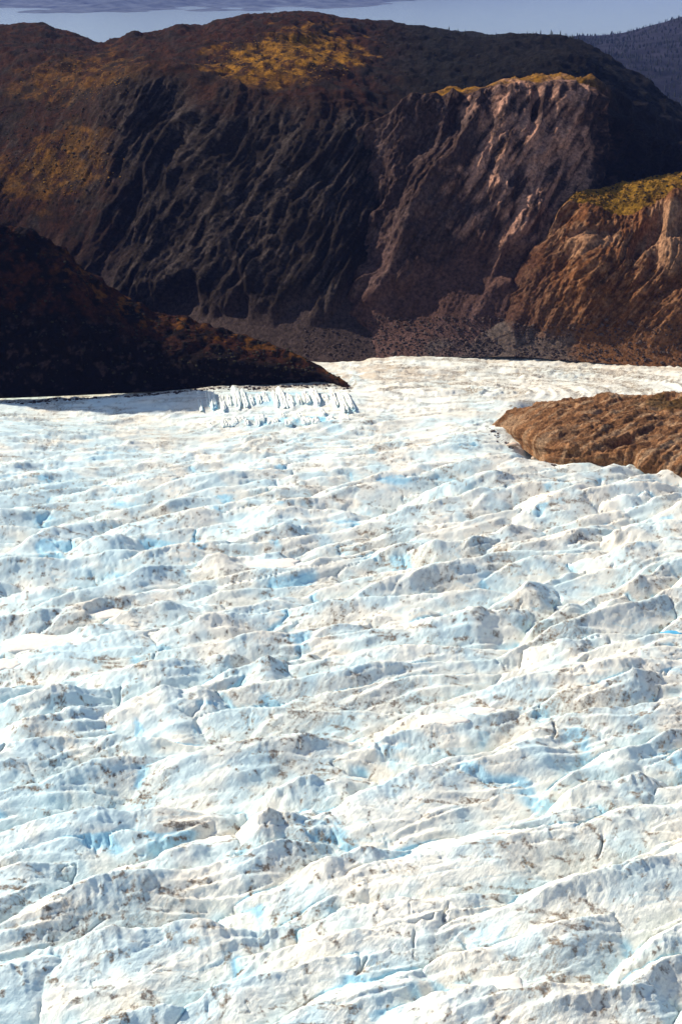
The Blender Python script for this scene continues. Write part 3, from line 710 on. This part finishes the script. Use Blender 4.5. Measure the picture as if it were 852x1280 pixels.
# ice lies lower under and around the rock
out_fp = sst(0, 1, (PXg - 640) / 30) * sst(0, 1, (585 - PYg) / 12) * sst(0, 1, (PYg - 500) / 6)
Zg = Zg - 9 * out_fp
spur_line = np.interp(PXg, [-400, 0, 100, 200, 300, 400, 440, 470], [505, 497, 493, 488, 481, 479, 487, 440])
back_line = np.interp(PXg, [-400, 200, 320, 400, 443], [380, 430, 452, 467, 487])
Zg = Zg - 10 * sst(1, 9, spur_line - PYg) * sst(0, 7, PYg - back_line) * (1 - sst(430, 445, PXg)) - 4 * sst(-10, 1, spur_line - PYg) * (1 - sst(200, 280, PXg))
far_line = np.interp(PXg, [-400, 380, 430, 500, 560, 600, 700, 780, 852, 1100], [454, 454, 454, 449, 443, 444, 449, 455, 462, 478])
Zg = np.where(PYg < 520, Zg - 14 * sst(0, 10, far_line - PYg), Zg)

LENSES = [(52, 812, 100, 22, 6), (8, 838, 40, 14, 0), (342, 712, 80, 14, 4), (138, 776, 46, 12, 2), (632, 1245, 58, 22, 0), (552, 914, 58, 14, -5), (598, 902, 46, 12, 4), (838, 789, 26, 7, 14)]
LENS_AT = {}
for (px, py, wp, hp, rt) in LENSES:
    x0, y0 = at(px, py, 3); dep = math.hypot(y0, CAM_H - 3)
    a_ = wp / FPX * dep / 2; b_ = hp / FPX * dep * dep / (CAM_H - 3) / 2
    c, s_ = math.cos(math.radians(rt)), math.sin(math.radians(rt))
    dx, dy = Xg - x0, Yg - y0
    e = np.sqrt(((dx * c + dy * s_) / a_) ** 2 + ((-dx * s_ + dy * c) / b_) ** 2)
    zf = float(np.percentile(Zg[e < 1], 55)); LENS_AT[(px, py)] = (x0, y0, zf, a_, b_)
    k = 1 - sst(0.85, 1.5, e + 0.2 * n2(Xg / 5, Yg / 5))
    Zg = Zg + (zf - 0.2 + 0.12 * (Zg - zf) - Zg) * k

# ---- surface colour masks: red dirt, green blue ice, blue sand film
dzx = np.gradient(Zg, axis=1) / (np.gradient(Xg, axis=1) + 1e-6); dzy = np.gradient(Zg, axis=0) / (np.gradient(Yg, axis=0) + 1e-6)
front = sst(0.05, 0.5, dzy)                              # slopes that look towards the valley mouth
rot = math.radians(58); ca, sa = math.cos(rot), math.sin(rot)
sa_, sb_ = Xg * ca + Yg * sa, -Xg * sa + Yg * ca
streak = fbm2(sb_ / 1.8 + 0.3 * wx, sa_ / 14, 4, 0.6)
patch = fbm2(Xg / 60 + 50, Yg / 60, 3, 0.55)
ridge_dirt = RS.uniform(0, 1, len(seeds) + 1)[lab]
thin = sst(0.62, 0.93, 1 - np.abs(fbm2((sb_ + 0.5 * wx) / 7.0, sa_ / 30, 4, 0.62)) * 1.3)
dirt = sst(-0.1, 0.8, patch * 0.7 + 0.35 * streak + 0.5 * (ridge_dirt - 0.5) + 0.2 * front - 0.05) * (0.08 + 0.22 * front)
dirt = dirt + 0.34 * thin * sst(-0.25, 0.45, patch + 0.6 * (ridge_dirt - 0.5) + 0.25 * streak) * (0.3 + 0.7 * front)
dregion = np.maximum.reduce([bump(700, 880, 70, 45), 0.9 * bump(780, 800, 60, 40), 0.8 * bump(420, 880, 70, 50), 0.9 * bump(650, 730, 70, 50), 0.8 * bump(110, 1130, 45, 30), 0.6 * bump(640, 1200, 60, 40), 0.7 * bump(480, 560, 90, 40), 0.6 * bump(600, 570, 60, 40)])
dirt = dirt * (0.55 + 0.9 * np.clip(dregion, 0, 1))
speck = sst(0.42, 0.75, fbm2(Xg / 7 + 0.5 * wx, Yg / 6 + 20, 4, 0.62) + 0.30 * (1 - sst(0, 1.4, gapb)) + 0.25 * patch - 0.12)
vein = sst(0.86, 0.99, 1 - np.abs(fbm2(Xg / 14 + 0.1 * wx, Yg / 14 + 70, 4, 0.6))) * sst(0.25, 0.6, fbm2(Xg / 28 + 90, Yg / 28, 3))
dirt = np.clip(dirt + 0.85 * speck + 0.75 * vein + 0.3 * crk, 0, 0.95)
# thin dirt bands on the smooth upper ice
dirt = np.clip(dirt * (0.5 + 0.5 * rough) + flow * 0.55 * sst(0.05, 0.5, n2((Xg + 2 * wx) / 60, (Yg - 0.1 * Xg + wy) / 5.0) + 0.4 * n2(Xg / 12, Yg / 5) + 0.3 * patch), 0, 0.95)
dirt = np.clip(dirt + trib * 0.8 * sst(-0.2, 0.6, n2(rad / 5., Xg / 200) + 0.5 * n2(rad / 2., Xg / 50)), 0, 0.95)
bpatch = fbm2(Xg / 45 + 7, Yg / 40 + 33, 3, 0.55)
base_in = (1 - sst(0.1, 1.9, gap12)) * sst(0.1, 0.5, rough)
blue = sst(-0.05, 0.45, bpatch + 0.1) * np.clip(base_in * 0.95 + 0.30 * (1 - sst(0.05, 0.8, gapb)), 0, 1) * (0.3 + 0.7 * sst(-0.1, 0.4, dzy))
blue = np.maximum(blue, 0.36 * sst(-0.3, 0.6, 0.7 * (1 - sst(-200, 500, PXg)) + fbm2(Xg / 30 + 70, Yg / 25, 3)))
for (px, py, rx, ry, k) in ((62, 628, 8, 6, 0.95), (146, 622, 5, 8, 0.95), (20, 640, 14, 5, 0.6), (120, 655, 40, 14, 0.35), (180, 720, 50, 25, 0.35), (250, 625, 60, 14, 0.35), (560, 960, 22, 9, 0.7), (200, 830, 25, 12, 0.5), (545, 1250, 22, 8, 0.7), (610, 1185, 25, 8, 0.6), (400, 555, 40, 12, 0.6), (430, 548, 20, 5, 0.7), (20, 515, 30, 6, 0.6), (60, 1215, 40, 5, 0.7), (205, 1165, 10, 5, 0.9), (490, 950, 18, 8, 0.6), (600, 1058, 14, 4, 0.8), (830, 1030, 20, 6, 0.5), (400, 1050, 10, 4, 0.6), (300, 870, 60, 20, 0.3), (520, 860, 60, 25, 0.3)):
    blue = np.maximum(blue, k * bump(px, py, rx, ry, 0.2) * sst(-0.5, 0.2, fbm2(Xg / 8, Yg / 6, 3) + 0.2) * (0.12 + 0.88 * np.clip(base_in + 1 - sst(0.1, 1.2, gapb), 0, 1)))
blue = np.clip(blue * (0.55 + 0.45 * sst(500, 540, PYg)) * (1 - 0.8 * trib), 0, 0.72)
sand = 0.10 + 0.16 * sst(0.0, 0.7, fbm2(Xg / 50 + 23, Yg / 40 + 3, 3)) * (0.5 + 0.5 * flow)
sand += 0.9 * bump(462, 470, 80, 26) * sst(-0.3, 0.4, fbm2(Xg / 20, Yg / 8, 3)) + 0.25 * bump(200, 540, 90, 45) + 0.35 * bump(270, 500, 60, 20) + 0.3 * bump(590, 520, 30, 14)
sand += 0.10 * sst(430, 800, PXg) + 0.45 * (1 - sst(0, 14, PYg - far_line)) * sst(-0.3, 0.4, fbm2(Xg / 25, Yg / 14, 3))
sand = np.clip(sand, 0, 0.8)
edge_d = np.abs(PYg - spur_line) + 400 * sst(445, 460, PXg)
dirt = np.clip(dirt + 0.8 * (1 - sst(1.5, 7, edge_d + 3 * n2(Xg / 8, Yg / 20))), 0, 0.95)
band = bump(345, 499, 84, 34) * sst(240, 268, PXg) * (1 - sst(428, 446, PXg))
blue = np.clip(blue + 0.5 * sst(0.35, 0.8, band), 0, 0.9)
band2 = bump(352, 529, 72, 22); blue = np.clip(blue + 0.7 * sst(0.35, 0.9, band2) * sst(-0.4, 0.3, n2(Xg / 7, Yg / 14)), 0, 0.9)
ICE = np.stack([dirt, blue, sand], -1).astype(F32).reshape(-1, 3)
VG = np.stack([Xg, Yg, Zg], -1).astype(F32).reshape(-1, 3)
QG = grid_quads(NR, NC)

# ---- every large ridge is a part of the glacier
labf = lab.reshape(-1)[QG[:, 0]]
vis = (PXg > -20) & (PXg < 872) & (PYg < 1310) & (rough > 0.5)
cnt = np.zeros(len(seeds))
area_px = np.abs(np.gradient(PXg, axis=1) * np.gradient(PYg, axis=0))
np.add.at(cnt, lab[vis & (lab >= 0)], area_px[vis & (lab >= 0)])
order = np.argsort(-cnt)[:300]
keep = [int(i) for i in order if cnt[i] > 260]
sel = np.full(len(seeds) + 1, -1, np.int32)
for k, i in enumerate(keep): sel[i] = k
fl_ = sel[labf]
def sub_mesh(name, mask, parent=None):
    q = QG[mask]; uq, inv = np.unique(q.ravel(), return_inverse=True)
    return mesh_np(name, VG[uq], inv.reshape(-1, 4), M_ICE, {'ice': ICE[uq]}, parent)
glacier = sub_mesh('glacier', fl_ < 0)
tag(glacier, 'broad white glacier with blue hollows and dirty ridges filling the valley', 'glacier', kind='structure')
o_ = np.argsort(fl_, kind='stable'); fs = fl_[o_]
st_ = np.searchsorted(fs, np.arange(len(keep))); en_ = np.searchsorted(fs, np.arange(len(keep)), 'right')
for k in range(len(keep)):
    if en_[k] - st_[k] > 3: sub_mesh('ice_ridge', o_[st_[k]:en_[k]], glacier)

def ground_z(x, y):
    r = np.clip(np.interp(y, ys, np.arange(NR)), 0, NR - 1.01); c = np.clip(np.interp(x / y, us, np.arange(NC)), 0, NC - 1.01)
    r0, c0 = int(r), int(c); fr, fc = r - r0, c - c0
    return float((Zg[r0, c0] * (1 - fc) + Zg[r0, c0 + 1] * fc) * (1 - fr) + (Zg[r0 + 1, c0] * (1 - fc) + Zg[r0 + 1, c0 + 1] * fc) * fr)
def on_ice(px, py):
    z = 0.
    for _ in range(8):
        x, y = at(px, py, z); z = 0.5 * z + 0.5 * ground_z(x, y)
    return x, y, z

# ---- ice pinnacles in two rows below the dark spur: parts of the glacier
def serac(x, y, z, w, dpt, h, lean, blue_k, fall=0.4):
    nu, nv = 9, 9
    rs = random.random() * 100
    V = []; A = []
    for j in range(nv):
        v = j / (nv - 1)
        for i in range(nu * 2):
            a = 2 * math.pi * i / (nu * 2)
            sq = 1 / max(abs(math.cos(a)), abs(math.sin(a))) ** 0.6
            taper = (1 - 0.14 * v ** 1.5) * (1 if j < nv - 1 else 0.6)
            k = 1 + 0.30 * float(n3(math.cos(a) * 1.3 + rs, math.sin(a) * 1.3, v * 2.5)) + 0.12 * float(n3(math.cos(a) * 4 + rs, math.sin(a) * 4, v * 7))
            px_ = math.cos(a) * w * sq * taper * k + lean * v * h; py_ = math.sin(a) * dpt * sq * taper * k
            ly = py_ / dpt
            hh = h * (0.12 + 0.88 * (0.5 + 0.5 * max(-1, min(1, ly))) ** fall)
            V.append((x + px_ - 0.15 * py_, y + py_, z - 4 + (hh + 4) * v + (1.7 * float(n3(i * .55 + rs, v, 3)) if j > 4 else 0)))
            A.append((0.15 * max(0, float(n3(i * .5, v * 3, rs))), min(0.95, blue_k * (1 - v ** 1.5) * (0.5 + 0.5 * max(0, math.cos(a + 0.4)))), 0.1))
    V.append((x + lean * h, y, z + h * 0.6)); A.append((0.05, 0, 0.1))
    n = nu * 2; T = []
    for j in range(nv - 1):
        for i in range(n):
            b = j * n; i2 = (i + 1) % n
            T += [(b + i, b + i2, b + n + i2), (b + i, b + n + i2, b + n + i)]
    b = (nv - 1) * n
    T += [(b + i, b + (i + 1) % n, len(V) - 1) for i in range(n)]
    return mesh_np('ice_pinnacle', np.array(V), np.array(T, np.int32), M_ICE, {'ice': np.array(A, F32)}, glacier, smooth=False)
px = 250.0
while px < 438:
    py = 498 - 4 * math.sin((px - 250) / 190 * 3.1) + random.uniform(-4, 4)
    x, y, z = on_ice(px, py + 3)
    big = 0.5 + 0.5 * math.sin(min(1, (px - 240) / 70) * 1.57) * (0.75 + 0.5 * float(n2(px / 25, 3.3)))
    w = random.uniform(2.0, 4.0)
    serac(x, y, z - random.uniform(0, 2.2), w, random.uniform(12, 32), random.uniform(3.2, 6.5) * big, random.uniform(-0.3, 0.2), random.uniform(0.6, 1.3))
    px += (w * 2 + random.uniform(0.6, 2.6)) * 1.28
for k in range(20):
    px = 266 + 8.8 * k + random.uniform(-4, 4); py = 529 - 0.45 * (px - 270) / 10 + random.uniform(-5, 5)
    x, y, z = on_ice(px, py)
    serac(x, y, z, random.uniform(1.8, 4.6), random.uniform(5, 11), random.uniform(1.5, 4.6), random.uniform(-0.3, 0.3), random.uniform(0.8, 1.5))

# ---- pale firn patches and pools lying in hollows of the ice
def lens(name, px, py, wpx, hpx, rotd, mat, label, cat, group, rise=0.5):
    x0, y0, zf, a, b = LENS_AT[(px, py)]
    c, s = math.cos(math.radians(rotd)), math.sin(math.radians(rotd))
    zc = []
    rs = random.random() * 50
    n, m = 36, 7
    def pt(rr, k):
        an = 2 * math.pi * k / n
        w = 0.95 + 0.34 * float(n2(math.cos(an) * 1.5 + rs, math.sin(an) * 1.5)) + 0.12 * float(n2(math.cos(an) * 5 + rs, math.sin(an) * 5))
        lx, ly = a * rr * w * math.cos(an), b * rr * w * math.sin(an)
        return x0 + lx * c - ly * s, y0 + lx * s + ly * c
    V = [(x0, y0, zf + rise)]
    for j in range(1, m + 1):
        rr = j / m
        for k in range(n):
            X, Y = pt(rr, k)
            V.append((X, Y, zf + rise * (1 - rr ** 2.2) + 0.18 * rise * float(n2(X / 4, Y / 4)) - (0.0 if j < m else 0.4)))
    for k in range(n):
        X, Y = pt(0.9, k); V.append((X, Y, zf - 5))
    F = [(0, 1 + k, 1 + (k + 1) % n) for k in range(n)]
    for j in range(m):
        b0 = 1 + j * n; b1 = b0 + n
        for k in range(n):
            k2 = (k + 1) % n
            F += [(b0 + k, b1 + k, b1 + k2), (b0 + k, b1 + k2, b0 + k2)]
    o = mesh_np(name, np.array(V), np.array(F, np.int32), mat)
    return tag(o, label, cat, group)
FG = 'smooth cream firn patches lying on the ice'
lens('firn_patch', 52, 812, 100, 22, 6, M_SNOW, 'long cream firn patch in the rough ice, the larger of two near the frame edge', 'firn patch', FG)
lens('firn_patch', 8, 838, 40, 14, 0, M_SNOW, 'small cream firn patch cut by the frame edge under a longer one', 'firn patch', FG)
lens('firn_patch', 342, 712, 80, 14, 4, M_SNOW, 'long thin cream firn patch highest up the ridged ice', 'firn patch', FG)
lens('firn_patch', 138, 776, 46, 12, 2, M_SNOW, 'short cream firn patch between blue tinted ridges, above the long one', 'firn patch', FG)
lens('firn_patch', 632, 1245, 58, 22, 0, M_SNOW, 'oval cream firn patch close to the lower edge of the picture', 'firn patch', FG)
lens('firn_patch', 552, 914, 58, 14, -5, M_SNOW, 'wedge of cream firn beside a blue hollow in mid glacier', 'firn patch', FG)
lens('firn_patch', 598, 902, 46, 12, 4, M_SNOW, 'flat cream firn patch touching the wedge beside a dirty ridge', 'firn patch', FG)
lens('meltwater_pool', 838, 789, 26, 7, 14, M_POOL, 'small bright blue meltwater pool in the ice', 'pool', None, 0.1)

# ------------------------------------------------------------------ loose stones
def stone_mesh(name, seed, mat, sub=2, sq=(1, 0.8, 0.7)):
    import bmesh
    bm = bmesh.new(); bmesh.ops.create_icosphere(bm, subdivisions=sub, radius=1)
    r = random.Random(seed)
    cuts = [(Vector((r.gauss(0, 1), r.gauss(0, 1), r.gauss(0, 1))).normalized(), r.uniform(0.55, 0.85)) for _ in range(8)]
    for v in bm.verts:
        for nrm, dd in cuts:
            e = v.co.dot(nrm)
            if e > dd: v.co -= nrm * (e - dd)
        v.co *= 1 + 0.1 * float(n3(v.co.x * 2 + seed, v.co.y * 2, v.co.z * 2))
        v.co = Vector((v.co.x * sq[0], v.co.y * sq[1], v.co.z * sq[2]))
    me = bpy.data.meshes.new(name); bm.to_mesh(me); bm.free(); me.materials.append(mat)
    return me
def surf_pts(o, n, test):
    """random points on a terrain object that pass test(px, py)"""
    me = o.data; co = np.empty(len(me.vertices) * 3, F32); me.vertices.foreach_get('co', co); co = co.reshape(-1, 3)
    px, py = proj(co[:, 0], co[:, 1], co[:, 2])
    idx = np.nonzero(test(px, py, co))[0]
    return co[RS.choice(idx, min(n, len(idx)), replace=False)]
def scree(name, pts, smin, smax, label, mat):
    me = stone_mesh('tmp', 5, mat, 1); V0 = np.array([v.co for v in me.vertices], F32); F0 = np.array([p.vertices for p in me.polygons], np.int32)
    bpy.data.meshes.remove(me)
    n = len(pts); a = RS.uniform(0, 6.28, n)[:, None]; w = (smin + (smax - smin) * RS.uniform(0, 1, n) ** 3)[:, None]
    V = np.stack([(V0[None, :, 0] * np.cos(a) - V0[None, :, 1] * np.sin(a)) * w + pts[:, 0:1], (V0[None, :, 0] * np.sin(a) + V0[None, :, 1] * np.cos(a)) * w + pts[:, 1:2], V0[None, :, 2] * w + pts[:, 2:3] + 0.2 * w], -1)
    F = F0[None] + (np.arange(n) * len(V0))[:, None, None]
    o = mesh_np(name, V.reshape(-1, 3), F.reshape(-1, 3), mat, smooth=False)
    return tag(o, label, 'scree', kind='stuff')
tal = np.concatenate([surf_pts(buttress_o, 2200, lambda px, py, co: (px > 455) & (px < 720) & (py > 395) & (co[:, 1] < 1540)),
                      surf_pts(shoulder_o, 1000, lambda px, py, co: (px > 640) & (px < 860) & (py > 405) & (co[:, 1] < 1480)),
                      surf_pts(mountain_o, 500, lambda px, py, co: (px > 380) & (px < 480) & (py > 410) & (co[:, 1] < 1540))])
scree('scree', tal, 0.4, 2.2, 'loose brown scree stones along the foot of the mountain', M_SCREE)
def margin_pts(line_fn, n, spread):
    out = []
    for _ in range(n):
        px, py = line_fn(); x, y = at(px, py + abs(random.gauss(0, spread)), 0); out.append((x, y, ground_z(x, y)))
    return np.array(out, F32)
def spur_edge():
    px = random.uniform(-30, 440); return px, float(np.interp(px, [-400, 0, 100, 200, 300, 400, 440], [506, 498, 494, 489, 482, 480, 488]))
scree('moraine_rubble', margin_pts(spur_edge, 420, 2.5), 0.5, 2.6, 'dark rubble strewn along the ice below the black spur', M_SCREE)
def out_edge():
    px = random.uniform(606, 700); return px, float(np.interp(px, [606, 625, 645, 668, 700], [535, 546, 556, 572, 588]))
scree('outcrop_rubble', margin_pts(out_edge, 130, 3.0), 0.4, 1.8, 'brown rubble on the ice around the tip of the outcrop', M_STONE)
M_SHRUB = plain('golden shrub', (0.24, 0.115, 0.014), nscale=0.05, var=(0.4, 1.5))
M_DARKSHRUB = plain('dark scrub', (0.020, 0.016, 0.007), nscale=0.05, var=(0.5, 1.6))
def in_blob(cx, cy, rx, ry): return lambda px, py, co: ((px - cx) / rx) ** 2 + ((py - cy) / ry) ** 2 < RS.uniform(0.2, 1.0, len(px))
gold_pts = np.concatenate([surf_pts(mountain_o, 1100, in_blob(355, 75, 105, 32)), surf_pts(mountain_o, 350, in_blob(90, 205, 70, 45)), surf_pts(mountain_o, 300, in_blob(100, 100, 80, 28)),
    surf_pts(buttress_o, 350, lambda px, py, co: (px > 485) & (px < 740) & (py < 150) & (co[:, 1] > 1735) & (co[:, 1] < 1830)), surf_pts(shoulder_o, 900, lambda px, py, co: (px > 712) & (px < 870) & (py < 262) & (co[:, 1] > 1580) & (co[:, 1] < 1690))])
t_ = scree('tundra_shrubs', gold_pts, 0.5, 1.8, 'golden autumn shrubs dotted over the mountain top and grassy crests', M_SHRUB)
dark_pts = np.concatenate([surf_pts(mountain_o, 2200, lambda px, py, co: (py < 130) & (px > 0) & (co[:, 1] > 1850) & (co[:, 1] < 2700)), surf_pts(mountain_o, 500, in_blob(80, 180, 90, 100)),
    surf_pts(shoulder_o, 400, lambda px, py, co: (px > 712) & (px < 870) & (py < 262) & (co[:, 1] > 1580)), surf_pts(spur_o, 900, lambda px, py, co: (px < 440) & (py < 480) & (py > 280))])
scree('dark_scrub', dark_pts, 0.6, 2.3, 'dark low scrub over the mountain top and the black spur', M_DARKSHRUB)
bpts = np.concatenate([surf_pts(buttress_o, 26, lambda px, py, co: (px > 470) & (px < 690) & (py > 405) & (co[:, 1] < 1530)),
                       surf_pts(shoulder_o, 14, lambda px, py, co: (px > 660) & (px < 850) & (py > 395) & (co[:, 1] < 1500))])
bm_ = [stone_mesh('boulder', k, M_STONE) for k in range(4)]
for k, p in enumerate(bpts):
    o = bpy.data.objects.new('boulder', bm_[k % 4]); COL.objects.link(o)
    s = random.uniform(1.8, 3.6); o.location = (float(p[0]), float(p[1]), float(p[2]) + 0.25 * s); o.scale = (s, s, s); o.rotation_euler = (0, 0, random.uniform(0, 6.28))
    tag(o, 'grey brown boulder lying in the scree at the mountain foot', 'boulder', 'boulders on the scree')
for (px_, py_, s, lb, sq) in ((672, 574, 9.0, 'large pale tan boulder at the edge of the brown outcrop', (1.2, .8, .5)), (641, 558, 6.0, 'smaller pale tan boulder near the tip of the brown outcrop', (1.5, .9, .45))):
    o = bpy.data.objects.new('pale_boulder', stone_mesh('pale_boulder', int(s), M_PALE, 3, sq)); COL.objects.link(o)
    x, y, z = on_ice(px_, py_)
    o.location = (x, y, z + 0.3 * s); o.scale = (s * .7,) * 3; tag(o, lb, 'boulder')

# ---- small conifers on the far crest: trunk and crown each
V0, F0 = cone_tris(7)
def crest_tree(x, y, z, h):
    root = bpy.data.objects.new('conifer', None); COL.objects.link(root); root.location = (x, y, z)
    tag(root, 'small dark conifer on the far crest of the mountain', 'tree', 'conifers along the far crest')
    for nm, me in (('crown', CROWN), ('trunk', TRUNK)):
        c = bpy.data.objects.new(nm, me); COL.objects.link(c); c.parent = root; c.scale = (h, h, h)
tmp = mesh_np('crown', V0, F0, M_FIR, smooth=False); CROWN = tmp.data; bpy.data.objects.remove(tmp)
a6 = np.arange(6) * math.pi / 3
tv = np.concatenate([np.stack([0.03 * np.cos(a6), 0.03 * np.sin(a6), 0 * a6 - 0.1], 1), np.stack([0.012 * np.cos(a6), 0.012 * np.sin(a6), 0 * a6 + 0.8], 1)])
tmp = mesh_np('trunk', tv, np.array([(i, (i + 1) % 6, 6 + (i + 1) % 6, 6 + i) for i in range(6)], np.int32), M_BARK, smooth=False); TRUNK = tmp.data; bpy.data.objects.remove(tmp)
def is_crest(px, py, co): return (px > 560) & (px < 735) & (co[:, 1] > 2560) & (co[:, 1] < 2700) & (py < 62)
for p in surf_pts(mountain_o, 45, is_crest):
    crest_tree(float(p[0]), float(p[1]), float(p[2]) - 0.5, random.uniform(5, 10))

# ------------------------------------------------------------------ haze in the air
hm = bpy.data.materials.new('haze'); hm.use_nodes = True
hn = hm.node_tree.nodes; hl = hm.node_tree.links; hn.clear()
ho = hn.new('ShaderNodeOutputMaterial'); pv = hn.new('ShaderNodeVolumePrincipled')
pv.inputs['Color'].default_value = (0.22, 0.35, 1.0, 1); pv.inputs['Density'].default_value = 1.2e-5; pv.inputs['Anisotropy'].default_value = 0.0
hl.new(pv.outputs[0], ho.inputs['Volume'])
x0, x1, y0, y1, z0, z1 = -82000, 82000, -82000, 82000, -620, 2500
V = np.array([(x0, y0, z0), (x1, y0, z0), (x1, y1, z0), (x0, y1, z0), (x0, y0, z1), (x1, y0, z1), (x1, y1, z1), (x0, y1, z1)], F32)
F = np.array([(0, 3, 2, 1), (4, 5, 6, 7), (0, 1, 5, 4), (1, 2, 6, 5), (2, 3, 7, 6), (3, 0, 4, 7)], np.int32)
hz = mesh_np('haze', V, F, hm, smooth=False)
tag(hz, 'thin blue haze in the air over the fjord', 'haze', kind='stuff')
